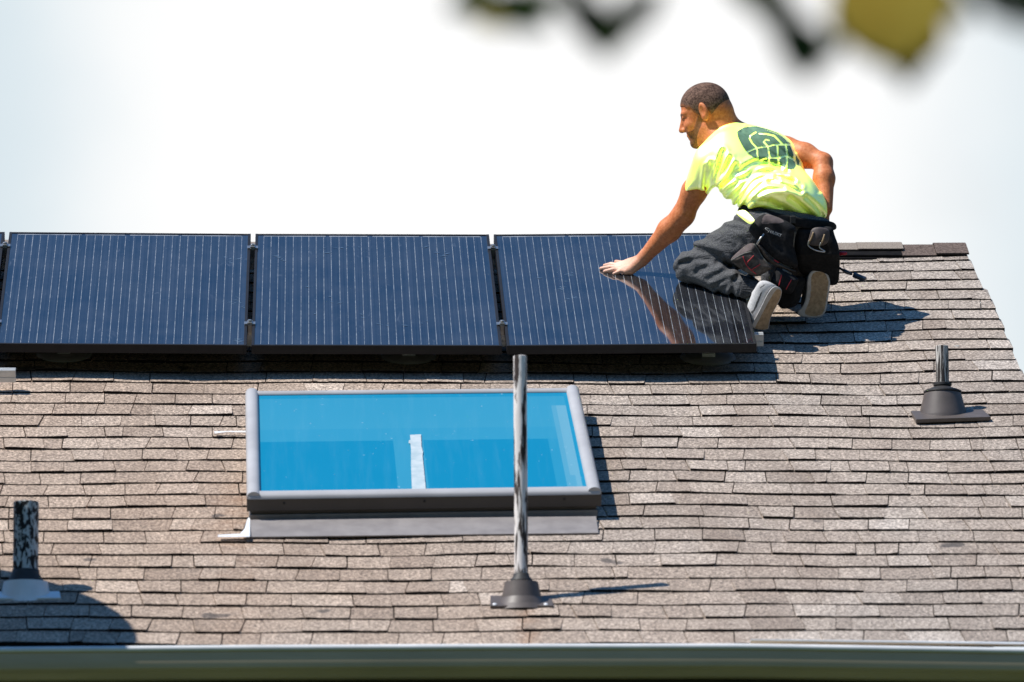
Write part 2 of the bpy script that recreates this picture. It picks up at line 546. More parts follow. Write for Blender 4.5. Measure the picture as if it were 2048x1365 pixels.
for sgn in (1, -1):
    P = []
    for dx in (2.985, 3.012):
        a = W(dx, V_EAVE, -0.02); b = W(dx, V_RIDGE, -0.02)
        if sgn < 0: a.y = 2 * yR - a.y; b.y = 2 * yR - b.y
        P.append((a, b))
    (a0, b0), (a1, b1) = P
    dz = Vector((0, 0, -0.15))
    mb.hexa([a0 + dz, a1 + dz, b1 + dz, b0 + dz, a0, a1, b1, b0], 0)
mb.build('barge_board', M['gutter'], house)


def gutter_z(u):
    # lip line of the sagging gutter, read along the eave
    pts = [(-5.2, 0.004), (-0.9, 0.004), (0.0, 0.010), (0.9, 0.013), (1.75, 0.013), (2.75, -0.004), (3.2, -0.010)]
    for (a, za), (b, zb) in zip(pts, pts[1:]):
        if u <= b:
            return za + (zb - za) * (u - a) / (b - a)
    return pts[-1][1]


mb = MB()
lp = MB()
gy0 = yE - 0.004
# K-style profile (distance out from the fascia, height under the lip)
prof = [(0.0, -0.004), (0.0, -0.108), (0.070, -0.108), (0.082, -0.104), (0.092, -0.092), (0.104, -0.084), (0.118, -0.079), (0.122, -0.072), (0.1215, -0.045), (0.124, -0.028), (0.124, -0.014)]
us = [U_LEFT - 0.1 + i * (3.2 - U_LEFT + 0.1) / 40 for i in range(41)]
GLIP = -0.030
vs = []
for u in us:
    for (o_, h_) in prof:
        vs.append((u, gy0 - o_, zE + GLIP + gutter_z(u) + h_))
n = len(prof)
fs = []
for i in range(40):
    for k in range(n - 1):
        fs.append((i * n + k, (i + 1) * n + k, (i + 1) * n + k + 1, i * n + k + 1))
mb.add(vs, fs, 0, True)
e0 = (len(us) - 1) * n
mb.add(vs[e0:], [tuple(range(n))], 0)
g_ = mb.build('gutter', M['gutter'], house, label='grey green gutter hanging along the eave')
lprof = [(0.128, -0.018), (0.129, -0.004), (0.122, 0.003), (0.108, 0.004), (0.102, -0.002), (0.104, -0.008), (0.118, -0.016)]
vs = []
for u in us:
    for (o_, h_) in lprof:
        vs.append((u, gy0 - o_, zE + GLIP + gutter_z(u) + h_))
n = len(lprof)
fs = []
for i in range(40):
    for k in range(n):
        k2 = (k + 1) % n
        fs.append((i * n + k, i * n + k2, (i + 1) * n + k2, (i + 1) * n + k))
lp.add(vs, fs, 0, True)
lp.build('gutter_lip', M['lip'], g_)
mb = MB()                                               # metal drip edge showing behind the gutter at the right
x0 = uv_of(1496, 1280)[0]
P = []
for u in (x0, 3.05):
    P.append((Vector((u, yE - 0.03, zE - 0.002)), Vector((u, yE - 0.10, zE - 0.008 + gutter_z(u)))))
(a, b), (c, d) = P
dz = Vector((0, 0, -0.004))
mb.hexa([b + dz, d + dz, c + dz, a + dz, b, d, c, a], 0)
mb.build('drip_edge', M['whiteflash'], house, label='bright metal drip strip over the right half of the gutter')

# ================================================================== ground
mb = MB()
mb.add([(-400, -400, 0), (400, -400, 0), (400, 600, 0), (-400, 600, 0)], [(0, 1, 2, 3)], 0)
gnd = mb.build('ground', M['grass'])
tag(gnd, 'lawn around the house', kind='structure')

# ================================================================== skylight (a part of the house)
def uvw(px, py, w):
    u, v = uv_of(px, py, w); return u, v


WS = 0.115
c_tl, c_tr = uvw(490.5, 781, WS), uvw(1158, 774.5, WS)
c_bl, c_br = uvw(493.5, 989, WS), uvw(1203, 979, WS)


def sk(s, t, w):
    a = (c_bl[0] + (c_br[0] - c_bl[0]) * s, c_bl[1] + (c_br[1] - c_bl[1]) * s)
    b = (c_tl[0] + (c_tr[0] - c_tl[0]) * s, c_tl[1] + (c_tr[1] - c_tl[1]) * s)
    return W(a[0] + (b[0] - a[0]) * t, a[1] + (b[1] - a[1]) * t, w)


def skbox(mb, s0, s1, t0, t1, w0, w1, mat=0):
    mb.hexa([sk(s0, t0, w0), sk(s1, t0, w0), sk(s1, t1, w0), sk(s0, t1, w0),
             sk(s0, t0, w1), sk(s1, t0, w1), sk(s1, t1, w1), sk(s0, t1, w1)], mat)


mb = MB()                                               # dark curb and lower frame skirt
skbox(mb, 0.012, 0.985, 0.012, 0.985, -0.01, 0.050)
skbox(mb, 0.0, 1.0, 0.0, 1.0, 0.048, 0.098)
skylight = mb.build('skylight', M['skydark'], house, bevel=0.002, label='fixed skylight with grey frame and bright blue pane')
mb = MB()                                               # rounded light cladding on four sides
def rail(p, q, inward, wid=0.046, h0=0.096, h1=0.124):
    """half round cladding bar between p and q (s,t)"""
    P0, P1 = sk(*p, h0), sk(*q, h0)
    inn0, inn1 = (sk(*inward[0], h0) - P0).normalized(), (sk(*inward[1], h0) - P1).normalized()
    N = 8
    vs = []
    for P, d in ((P0, inn0), (P1, inn1)):
        for k in range(N + 1):
            a = math.pi * k / N
            vs.append(P + d * (wid / 2 - math.cos(a) * wid / 2) + RN * (math.sin(a) ** 0.7 * (h1 - h0) if 0 < k < N else 0))
    fs = [(k, k + 1, N + 2 + k, N + 1 + k) for k in range(N)]
    mb.add(vs, fs, 0, True)
    mb.add(vs[:N + 1], [tuple(range(N + 1))], 0); mb.add(vs[N + 1:], [tuple(range(N + 1))], 0)
rail((0, 0.0), (0, 1.0), ((1, 0.0), (1, 1.0)), 0.052)
rail((1, 0.0), (1, 1.0), ((0, 0.0), (0, 1.0)), 0.052)
rail((0.035, 1.0), (0.965, 1.0), ((0.035, 0), (0.965, 0)), 0.040, 0.096, 0.116)
rail((0.004, -0.004), (0.996, -0.004), ((0.004, 1), (0.996, 1)), 0.066, 0.096, 0.115)
mb.build('skylight_frame', M['skyframe'], skylight)
# pane over a drawn blind; lighter reflected and sunlit bands painted into its colour
vs, fs, band = [], [], []
NX, NY = 64, 40
s0, s1, t0, t1 = 0.035, 0.965, 0.045, 0.985
for j in range(NY + 1):
    for i in range(NX + 1):
        s = s0 + (s1 - s0) * i / NX; t = t0 + (t1 - t0) * j / NY
        vs.append(sk(s, t, 0.104))
for j in range(NY):
    for i in range(NX):
        fs.append((j * (NX + 1) + i, j * (NX + 1) + i + 1, (j + 1) * (NX + 1) + i + 1, (j + 1) * (NX + 1) + i))
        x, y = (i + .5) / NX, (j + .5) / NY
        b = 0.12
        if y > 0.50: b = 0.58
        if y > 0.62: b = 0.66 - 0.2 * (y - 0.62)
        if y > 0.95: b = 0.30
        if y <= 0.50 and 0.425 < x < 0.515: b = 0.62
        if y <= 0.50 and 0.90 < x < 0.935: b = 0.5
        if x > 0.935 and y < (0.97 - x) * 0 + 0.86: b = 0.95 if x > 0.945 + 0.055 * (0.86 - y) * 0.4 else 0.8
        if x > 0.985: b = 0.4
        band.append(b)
me = bpy.data.meshes.new('pane'); me.from_pydata(vs, [], fs)
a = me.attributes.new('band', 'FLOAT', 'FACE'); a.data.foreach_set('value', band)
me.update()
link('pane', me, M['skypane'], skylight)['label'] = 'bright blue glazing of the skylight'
mb = MB()                                               # torn white tape on the pane
tpp = [(820, 870), (842, 869), (843, 893), (846, 904), (845, 912), (848, 940), (852, 982), (824, 983), (822, 930), (822, 902), (821, 888), (817, 886), (818, 881), (821, 880)]
mb.add([on_roof(x, y, 0.1085) for x, y in tpp], [tuple(range(len(tpp)))], 0)
mb.build('tape_strip', M['tape'], skylight, label='torn white strip stuck to the lower middle of the pane')
mb = MB()                                               # apron flashing below, ears and step flashing at the sides
e1, e2 = uvw(500, 1074, 0.012), uvw(1197, 1066, 0.012)
k1, k2 = uvw(500, 1040, 0.022), uvw(1192, 1033, 0.022)
mb.add([W(*e1, 0.012), W(*e2, 0.012), W(k2[0], k2[1], 0.022), W(k1[0], k1[1], 0.022),
        W(*e1, 0.008), W(*e2, 0.008)], [(0, 1, 2, 3), (4, 5, 1, 0)], 0)
skbox(mb, 0.006, 0.990, 0.004, 0.99, -0.012, 0.032)
mb.build('flashing', M['flash'], skylight, label='wide grey apron flashing below the skylight')
EARS = [[(435, 1074), (500, 1074), (500, 1030), (494, 1040), (489, 1058), (480, 1068), (437, 1070)],
        [(428, 863), (492, 862), (492, 865), (455, 864), (430, 867)]]
for ear in EARS:
    mb = MB()
    mb.add([on_roof(x, y, 0.021) for x, y in ear], [tuple(range(len(ear)))], 0)
    mb.build('step_flashing', M['whiteflash'], skylight)
for s_ in (0.105, 0.50, 0.895):
    mb = MB()
    c = sk(s_, 0.0, 0.079)
    mb.lathe(c + Vector((0, 0.001, 0)), -RV, [(0.0045, 0), (0.0045, 0.003), (0.0, 0.003)], 10)
    mb.build('screw_head', M['rubber'], skylight)

# ================================================================== vent pipes (parts of the house)
def vent(px_base, py_base, height, rad, mat, boot, label):
    B = on_roof(px_base, py_base, 0.0)
    mb = MB()
    n, hs = 28, 26
    vs = []
    for k in range(hs + 1):
        for j in range(n):
            a = 2 * math.pi * j / n
            r = rad * (1 + 0.012 * math.sin(5 * a + k * .9) * (0.5 + 0.5 * math.sin(k * 1.7)))
            vs.append(B + Vector((r * math.cos(a), r * math.sin(a), -0.03 + (height + 0.03) * k / hs)))
    fs = []
    for k in range(hs):
        for j in range(n):
            j2 = (j + 1) % n
            fs.append((k * n + j, k * n + j2, (k + 1) * n + j2, (k + 1) * n + j))
    mb.add(vs, fs, 0, True)
    top = B + Vector((0, 0, height))                   # wall thickness and dark bore
    mb.lathe(top, (0, 0, 1), [(rad, 0), (rad * 0.96, 0.0015), (rad * 0.86, 0.0), (rad * 0.84, -0.12), (0.0, -0.12)], n, 0)
    p = mb.build('vent_pipe', mat, house, label=label)
    return p, B


tall, B1 = vent(1043, 1204, 0.892, 0.0242, M['pipe_tall'], None, 'tall slender vent pipe streaked white and brown in front of the skylight')
mb = MB()
# boot: flange lying on the roof, cone standing upright
u0, v0 = uv_of(1043, 1204, 0)
for rr_, hh in ((0, 0),):
    mb.hexa([W(u0 - .115, v0 - .085, .003), W(u0 + .112, v0 - .085, .003), W(u0 + .108, v0 + .06, -.01), W(u0 - .110, v0 + .06, -.01),
             W(u0 - .115, v0 - .085, .014), W(u0 + .112, v0 - .085, .014), W(u0 + .108, v0 + .06, .004), W(u0 - .110, v0 + .06, .004)])
mb.lathe(B1 + Vector((0, 0, -0.035)), (0, 0, 1), [(0.104, 0.0), (0.086, 0.022), (0.072, 0.048), (0.060, 0.106), (0.026, 0.110)], 36, sharp=True)
mb.build('boot', M['boot'], tall, bevel=0.002)
mb = MB()
mb.lathe(B1 + Vector((0, 0, 0.076)), (0, 0, 1), [(0.040, 0.0), (0.037, 0.008), (0.030, 0.014), (0.0275, 0.026), (0.0245, 0.027)], 28)
mb.build('rubber_collar', M['rubber'], tall)
for du in (-0.098, 0.0, 0.085):
    mb = MB()
    mb.lathe(W(u0 + du, v0 - 0.07, 0.014), RN, [(0.0, 0.004), (0.006, 0.003), (0.008, 0.0)], 10)
    mb.build('nail_head', M['whiteflash'], tall)

left, B2 = vent(51, 1190, 0.335, 0.0455, M['pipe_mottled'], None, 'short thick pipe mottled black and white at the lower left')
u0, v0 = uv_of(51, 1190, 0)
mb = MB()
mb.hexa([W(u0 - .22, v0 - .09, .006), W(u0 + .130, v0 - .085, .006), W(u0 + .120, v0 + .04, -.01), W(u0 - .21, v0 + .04, -.01),
         W(u0 - .22, v0 - .09, .018), W(u0 + .130, v0 - .085, .018), W(u0 + .120, v0 + .04, .006), W(u0 - .21, v0 + .04, .006)])
mb.lathe(B2 + Vector((0, 0, -0.035)), (0, 0, 1), [(0.096, 0.0), (0.090, 0.022), (0.080, 0.080), (0.050, 0.083)], 36, sharp=True)
mb.build('boot', M['whiteflash'], left, bevel=0.003, label='white metal boot around the mottled pipe')
mb = MB()
mb.lathe(B2 + Vector((0, 0, 0.044)), (0, 0, 1), [(0.068, 0.0), (0.062, 0.012), (0.050, 0.030), (0.0485, 0.046), (0.046, 0.046)], 32)
mb.build('rubber_collar', M['rubber'], left)

right, B3 = vent(1886, 825, 0.262, 0.0258, M['pipe_dark'], None, 'short dark shiny pipe in a wide brown boot near the right roof edge')
u0, v0 = uv_of(1886, 825, 0)
mb = MB()
P = []
mb.hexa([W(u0 - .122, v0 - .165, .006), W(u0 + .176, v0 - .13, .006), W(u0 + .160, v0 + .02, -.008), W(u0 - .128, v0 + .0, -.008),
         W(u0 - .120, v0 - .165, .022), W(u0 + .174, v0 - .13, .022), W(u0 + .158, v0 + .02, .006), W(u0 - .126, v0 + .0, .006)])
mb.lathe(B3 + Vector((0, 0, -0.045)), (0, 0, 1), [(0.101, 0.0), (0.096, 0.028), (0.0725, 0.119), (0.060, 0.119)], 40, sharp=True)
mb.build('boot', M['boot'], right, bevel=0.002)
mb = MB()
mb.lathe(B3 + Vector((0, 0, 0.072)), (0, 0, 1), [(0.058, 0.0), (0.060, 0.004), (0.075, 0.006), (0.074, 0.012), (0.036, 0.027), (0.031, 0.030), (0.036, 0.034), (0.036, 0.042), (0.026, 0.046)], 32, sharp=True)
mb.build('rubber_collar', M['rubber'], right)

# ================================================================== solar panels
PW, PL, GAP, WP = 0.992, 1.65, 0.0195, 0.140
rsm = random.Random(9)
SMUDGES = [(262, 535, 16, 4, 14), (395, 497, 14, 5, 9), (470, 605, 16, 5, 9), (480, 683, 8, 4, 8), (250, 590, 8, 4, 4), (130, 575, 20, 6, 4), (460, 520, 10, 8, 6), (340, 640, 50, 8, 6),
           (560, 516, 12, 4, 6), (690, 500, 20, 6, 6), (980, 530, 8, 20, 8), (985, 648, 10, 4, 8), (880, 505, 16, 6, 6), (640, 600, 40, 25, 6), (800, 650, 50, 12, 6),
           (1125, 575, 3, 2.5, 5), (1137, 548, 6, 2, 3), (1152, 594, 5, 2, 5), (1265, 610, 2, 1.5, 3), (1090, 560, 20, 30, 5), (1450, 630, 25, 20, 6)]
M['smudge'] = simple('dried smear on glass', (0.11, 0.17, 0.25), (0.06, 0.10, 0.15), 60, 0.35)


def make_panel(uL, uR, tL, tR, wL, wR, label, loc_v=0.0):
    """corner driven panel: bottom u's, top u's, height at left / right edge"""
    root = empty('solar_panel', W((uL + uR) / 2, 0.0, WP), label, 'solar panel', 'row of black framed solar panels on the roof')

    def B(s, t, w):
        ub = uL + (uR - uL) * s; ut = tL + (tR - tL) * s
        return W(ub + (ut - ub) * t, PL * t, w + wL + (wR - wL) * s)

    def bx(mb, s0, s1, t0, t1, w0, w1, mat=0):
        mb.hexa([B(s0, t0, w0), B(s1, t0, w0), B(s1, t1, w0), B(s0, t1, w0), B(s0, t0, w1), B(s1, t0, w1), B(s1, t1, w1), B(s0, t1, w1)], mat)

    fs, ft = 0.0115 / PW, 0.0115 / PL
    mb = MB()
    lo = WP - 0.037
    bx(mb, 0, fs, 0, 1, lo, WP); bx(mb, 1 - fs, 1, 0, 1, lo, WP)
    bx(mb, fs, 1 - fs, 0, ft, lo, WP - 0.0004); bx(mb, fs, 1 - fs, 1 - ft, 1, lo, WP - 0.0004)
    mb.build('frame', M['blackframe'], root, bevel=0.001)
    mb = MB()
    g0 = WP - 0.0030
    mb.add([B(fs, ft, g0), B(1 - fs, ft, g0), B(1 - fs, 1 - ft, g0), B(fs, 1 - ft, g0)], [(0, 1, 2, 3)], 0)
    lo2 = WP - 0.008
    mb.add([B(fs, ft, lo2), B(1 - fs, ft, lo2), B(1 - fs, 1 - ft, lo2), B(fs, 1 - ft, lo2)], [(3, 2, 1, 0)], 2)
    g1 = g0 + 0.0005
    cell, gapc = 0.1560, 0.0030
    x = (PW - 6 * cell - 5 * gapc) / 2
    tb, tt = 0.022 / PL, 1 - 0.034 / PL
    for c in range(6):
        for b in range(5):
            xc = x + cell * (b + 0.5) / 5
            hw = 0.00085
            for seg in range(10):
                ta = tb + (tt - tb) * seg / 10; te = tb + (tt - tb) * (seg + 1) / 10
                h2 = hw * (1.25 if (seg + b) % 3 else 0.85)
                mb.add([B((xc - h2) / PW, ta, g1), B((xc + h2) / PW, ta, g1), B((xc + h2) / PW, te, g1), B((xc - h2) / PW, te, g1)], [(0, 1, 2, 3)], 1)
        x += cell + gapc
    # collector ribbons at the top
    for (a, b) in ((0.036, 0.30), (0.315, 0.478), (0.50, 0.70), (0.715, 0.962)):
        mb.add([B(a, 1 - 0.034 / PL, g1), B(b, 1 - 0.034 / PL, g1), B(b, 1 - 0.024 / PL, g1), B(a, 1 - 0.024 / PL, g1)], [(0, 1, 2, 3)], 1)
    for (px, py, sx, sy, cnt) in SMUDGES:
        qx = on_roof(px, py, g0).x
        if not (min(uL, tL) + 0.03 < qx < max(uR, tR) - 0.03): continue
        for _ in range(cnt):
            x_, y_ = px + rsm.gauss(0, sx), py + rsm.gauss(0, sy)
            l_, h_, sk_ = rsm.uniform(2, 9), rsm.uniform(0.25, 0.8), rsm.uniform(-2, 2)
            mb.add([on_roof(x_ - l_, y_ + sk_, g1 + .0003), on_roof(x_, y_ + h_, g1 + .0003), on_roof(x_ + l_, y_ - sk_, g1 + .0003), on_roof(x_, y_ - h_, g1 + .0003)], [(0, 1, 2, 3)], 3)
    g = mb.build('glass', [M['pv'], M['busbar'], M['backsheet'], M['smudge']], root)
    return root


j01b, j12b, j23b = -GAP - PW - GAP / 2, -GAP / 2, PW + GAP / 2
h = GAP / 2
j01t, j12t, j23t = j01b - 0.007, j12b + 0.010, j23b - 0.0033
make_panel(j01b - PW - h, j01b - h, j01t - PW - h, j01t - h, 0.010, 0.007, 'solar panel cut off by the left edge of the photo, only a thin sliver showing')
make_panel(j01b + h, j12b - h, j01t + h, j12t - h, 0.007, 0.0, 'leftmost whole solar panel, above bare shingles to the left of the skylight')
make_panel(j12b + h, j23b - h, j12t + h, j23t - h, 0.0, -0.002, 'middle solar panel standing directly above the skylight, between two clamped gaps')
make_panel(j23b + h, j23b + h + PW, j23t + h, j23t + h + PW, -0.002, 0.007, 'right hand solar panel that the kneeling worker leans on, reflecting his arm')


def make_rail(name, v, u0, u1, wtop, label, clamps, feet, hgt=0.050, slots=True):
    root = empty(name, W(u1, v, wtop), label, 'rail', 'aluminium mounting rails under the solar panels')
    mb = MB()
    w1, w0 = wtop, wtop - hgt
    mb.rbox(u0, u1, v - 0.018, v + 0.018, w0, w0 + hgt * 0.40)
    mb.rbox(u0, u1, v - 0.0155, v + 0.0155, w0 + hgt * 0.40, w0 + hgt * 0.46)
    mb.rbox(u0, u1, v - 0.018, v + 0.018, w0 + hgt * 0.46, w0 + hgt * 0.86)
    mb.rbox(u0, u1, v - 0.018, v - 0.005, w0 + hgt * 0.86, w1); mb.rbox(u0, u1, v + 0.005, v + 0.018, w0 + hgt * 0.86, w1)
    mb.build('rail_bar', M['alu'], root, bevel=0.001)
    for (uc, wt) in clamps:
        mb = MB()
        mb.rbox(uc - 0.0085, uc + 0.0085, v - 0.02, v + 0.02, wtop - 0.002, wt + 0.002)           # stem block in the gap
        mb.rbox(uc - 0.0225, uc + 0.0225, v - 0.018, v + 0.018, wt + 0.002, wt + 0.006)          # wings on both frames
        mb.rbox(uc - 0.0105, uc + 0.0105, v - 0.019, v + 0.019, wt + 0.006, wt + 0.011)
        mb.lathe(W(uc, v, wt + 0.011), RN, [(0.0085, 0), (0.0085, 0.007), (0.0, 0.008)], 6, smooth=False)
        mb.build('clamp', M['steel'], root, bevel=0.001)
    for uf in feet:
        mb = MB()
        B = W(uf, v - 0.01, w_off(uf, v) + 0.008)
        mb.lathe(B, RN, [(0.112, 0.0), (0.110, 0.006), (0.085, 0.011), (0.03, 0.014), (0.0, 0.014)], 40)
        f = mb.build('mounting_foot', M['flash'], root)
        mb = MB()
        mb.rbox(uf - 0.026, uf + 0.026, v - 0.045, v - 0.019, 0.014, 0.030); mb.rbox(uf - 0.026, uf + 0.026, v - 0.026, v - 0.0185, 0.030, 0.085)
        mb.build('bracket', M['alu'], f, bevel=0.001)
    return root


vr1, vr2 = 0.298, 1.425
WR = WP - 0.0375
make_rail('mounting_rail', vr1, -3.1, uv_of(1527, 668, WR)[0], WR, 'lower silver rail whose short end sticks out past the right panel by the shoe',
          [(j01b, WP + .007), (j12b + 0.002, WP), (j23b, WP - .002)], [-2.0, -0.75, 0.628, 1.83])
make_rail('mounting_rail', vr2, -3.1, 2.055, WR, 'upper rail near the ridge, seen only in the gaps between panels',
          [(j01t, WP + .007), (j12t - .001, WP), (j23t, WP - .002)], [-2.0, -0.75, 0.628, 1.83])
ulx, ulv = uv_of(31, 741, 0.1)
make_rail('mounting_rail', ulv + 0.018, -3.1, ulx, 0.10, 'separate silver rail end poking in at the left edge below the panels', [], [-1.6])
# ================================================================== the worker: distance fields turned into meshes
PYD = ray(1500, 450).normalized()
PX = (cr - PYD * cr.dot(PYD)).normalized()
PZ = PX.cross(PYD)
PO = CAM + PYD * 27.95


def loc(px, py, dep):
    """photo direction and distance -> local metres of the worker's own frame"""
    d = at(px, py, dep) - PO
    return np.array([d.dot(PX), d.dot(PYD), d.dot(PZ)])


def wl(q):
    d = Vector(q) - PO
    return np.array([d.dot(PX), d.dot(PYD), d.dot(PZ)])


def l2w(P):
    P = np.asarray(P, float)
    A = np.array([PX[:], PYD[:], PZ[:]])
    return P @ A + np.array(PO[:])


def unit(a):
    a = np.asarray(a, float); return a / np.linalg.norm(a)


RN_L = np.array([RN.dot(PX), RN.dot(PYD), RN.dot(PZ)])
DEF_DEP = 27.9


def poly_l(pts, dep=DEF_DEP):
    return np.array([loc(x, y, dep)[[0, 2]] for x, y in pts])


class Field:
    def __init__(s, lo, hi, h):
        s.lo = np.array(lo, float); s.h = h
        s.n = np.ceil((np.array(hi) - s.lo) / h).astype(int) + 1
        s.D = np.full(s.n, 1.0, np.float32)

    def sl(s, lo, hi):
        a = np.clip(np.floor((np.array(lo) - s.lo) / s.h).astype(int), 0, s.n)
        b = np.clip(np.ceil((np.array(hi) - s.lo) / s.h).astype(int) + 1, 0, s.n)
        return a, b

    def grid(s, a, b):
        ax = [(s.lo[i] + s.h * np.arange(a[i], b[i])).astype(np.float32) for i in range(3)]
        return np.meshgrid(*ax, indexing='ij', sparse=True)

    def _apply(s, fn, lo, hi, k, op):
        pad = k * 1.2 + 4 * s.h
        a, b = s.sl(np.array(lo) - pad, np.array(hi) + pad)
        if np.any(b <= a): return
        X, Y, Z = s.grid(a, b)
        d = fn(X, Y, Z).astype(np.float32)
        S = s.D[a[0]:b[0], a[1]:b[1], a[2]:b[2]]
        d = np.broadcast_to(d, S.shape)
        if op == 'add':
            if k > 0:
                hh = np.maximum(k - np.abs(S - d), 0) / k
                S[...] = np.minimum(S, d) - hh * hh * k * 0.25
            else: S[...] = np.minimum(S, d)
        elif op == 'sub':
            d = -d
            if k > 0:
                hh = np.maximum(k - np.abs(S - d), 0) / k
                S[...] = np.maximum(S, d) + hh * hh * k * 0.25
            else: S[...] = np.maximum(S, d)
        elif op == 'off': S[...] = S + d

    def cone(s, a, b, ra, rb, k=0.02, op='add', flat=None):
        a = np.asarray(a, float); b = np.asarray(b, float); ab = b - a; L2 = max(ab @ ab, 1e-9)
        r = max(ra, rb)

        def fn(X, Y, Z):
            t = np.clip(((X - a[0]) * ab[0] + (Y - a[1]) * ab[1] + (Z - a[2]) * ab[2]) / L2, 0, 1)
            dx, dy, dz = X - a[0] - t * ab[0], Y - a[1] - t * ab[1], Z - a[2] - t * ab[2]
            return np.sqrt(dx * dx + dy * dy + dz * dz) - (ra + (rb - ra) * t)
        s._apply(fn, np.minimum(a, b) - r, np.maximum(a, b) + r, k, op)

    def ell(s, c, r, R=None, k=0.02, op='add'):
        c = np.asarray(c, float); r = np.asarray(r, float)
        R = np.eye(3) if R is None else np.asarray(R, float)     # rows = axes
        m = r.max()

        def fn(X, Y, Z):
            q = [(X - c[0]) * R[i, 0] + (Y - c[1]) * R[i, 1] + (Z - c[2]) * R[i, 2] for i in range(3)]
            k0 = np.sqrt(sum((q[i] / r[i]) ** 2 for i in range(3)))
            k1 = np.sqrt(sum((q[i] / r[i] ** 2) ** 2 for i in range(3))) + 1e-9
            return k0 * (k0 - 1) / k1
        s._apply(fn, c - m, c + m, k, op)

    def box(s, c, half, R=None, rnd=0.005, k=0.0, op='add'):
        c = np.asarray(c, float); hf = np.asarray(half, float) - rnd
        R = np.eye(3) if R is None else np.asarray(R, float)
        m = np.linalg.norm(half)

        def fn(X, Y, Z):
            q = [np.abs((X - c[0]) * R[i, 0] + (Y - c[1]) * R[i, 1] + (Z - c[2]) * R[i, 2]) - hf[i] for i in range(3)]
            o = np.sqrt(sum(np.maximum(x, 0) ** 2 for x in q))
            return o + np.minimum(np.maximum(np.maximum(q[0], q[1]), q[2]), 0) - rnd
        s._apply(fn, c - m, c + m, k, op)

    def plane(s, p, nrm, k=0.0):
        """keep the side the normal points away from"""
        p = np.asarray(p, float); nn = unit(nrm)
        X, Y, Z = s.grid(np.zeros(3, int), s.n)
        d = ((X - p[0]) * nn[0] + (Y - p[1]) * nn[1] + (Z - p[2]) * nn[2]).astype(np.float32)
        s.smax(d, k)

    def smax(s, d, k=0.0):
        if k > 0:
            hh = np.maximum(k - np.abs(s.D - d), 0) / k
            s.D = (np.maximum(s.D, d) + hh * hh * k * 0.25).astype(np.float32)
        else: s.D = np.maximum(s.D, d)

    def poly2(s, pts):
        """signed distance to a polygon in the (x,z) plane, as (nx,1,nz)"""
        X = s.lo[0] + s.h * np.arange(s.n[0]); Z = s.lo[2] + s.h * np.arange(s.n[2])
        X, Z = np.meshgrid(X, Z, indexing='ij')
        return poly_sdf(X, Z, pts)[:, None, :].astype(np.float32)

    def line2(s, pts):
        X = s.lo[0] + s.h * np.arange(s.n[0]); Z = s.lo[2] + s.h * np.arange(s.n[2])
        X, Z = np.meshgrid(X, Z, indexing='ij')
        return line_dist(X, Z, pts)[:, None, :].astype(np.float32)

    def mesh(s):
        D = s.D; I = D < 0
        nx, ny, nz = D.shape
        c = [I[i:nx - 1 + i, j:ny - 1 + j, k:nz - 1 + k] for i in (0, 1) for j in (0, 1) for k in (0, 1)]
        any_ = c[0].copy(); all_ = c[0].copy()
        for x in c[1:]: any_ |= x; all_ &= x
        act = any_ & ~all_
        ii = np.argwhere(act)
        idx = np.full(act.shape, -1, np.int32); idx[act] = np.arange(len(ii))
        vals = {}
        for i in (0, 1):
            for j in (0, 1):
                for k in (0, 1):
                    vals[i, j, k] = D[ii[:, 0] + i, ii[:, 1] + j, ii[:, 2] + k]
        acc = np.zeros((len(ii), 3)); cnt = np.zeros(len(ii))
        for a in list(vals):
            for ax in range(3):
                if a[ax] == 0:
                    b = list(a); b[ax] = 1; b = tuple(b)
                    va, vb = vals[a], vals[b]
                    m = (va < 0) != (vb < 0)
                    t = np.where(m, va / np.where(m, va - vb, 1), 0)
                    p = np.tile(np.array(a, float), (len(ii), 1)); p[:, ax] += t
                    acc[m] += p[m]; cnt[m] += 1
        V = s.lo + s.h * (ii + acc / cnt[:, None])
        Fs = []
        for ax in range(3):
            sa = [slice(None)] * 3; sb = [slice(None)] * 3
            sa[ax] = slice(0, D.shape[ax] - 1); sb[ax] = slice(1, None)
            A, B = I[tuple(sa)], I[tuple(sb)]
            e = np.argwhere(A != B)
            o1, o2 = (ax + 1) % 3, (ax + 2) % 3
            e = e[(e[:, o1] > 0) & (e[:, o2] > 0) & (e[:, o1] < D.shape[o1] - 1) & (e[:, o2] < D.shape[o2] - 1)]
            if not len(e): continue
            fl = A[e[:, 0], e[:, 1], e[:, 2]]

            def g(d1, d2):
                q = e.copy(); q[:, o1] += d1; q[:, o2] += d2
                return idx[q[:, 0], q[:, 1], q[:, 2]]
            Q = np.stack([g(-1, -1), g(0, -1), g(0, 0), g(-1, 0)], 1)
            Q[~fl] = Q[~fl][:, ::-1]
            Fs.append(Q)
        return V, np.concatenate(Fs)


def poly_sdf(X, Z, pts):
    pts = np.asarray(pts, float); n = len(pts)
    d = np.full(X.shape, 1e9); sgn = np.ones(X.shape)
    for i in range(n):
        a, b = pts[i], pts[i - 1]
        e = b - a; wx, wz = X - a[0], Z - a[1]
        t = np.clip((wx * e[0] + wz * e[1]) / (e @ e + 1e-12), 0, 1)
        d = np.minimum(d, (wx - e[0] * t) ** 2 + (wz - e[1] * t) ** 2)
        c1 = Z >= a[1]; c2 = Z < b[1]; c3 = e[0] * wz > e[1] * wx
        flip = (c1 & c2 & c3) | (~c1 & ~c2 & ~c3)
        sgn = np.where(flip, -sgn, sgn)
    return sgn * np.sqrt(d)


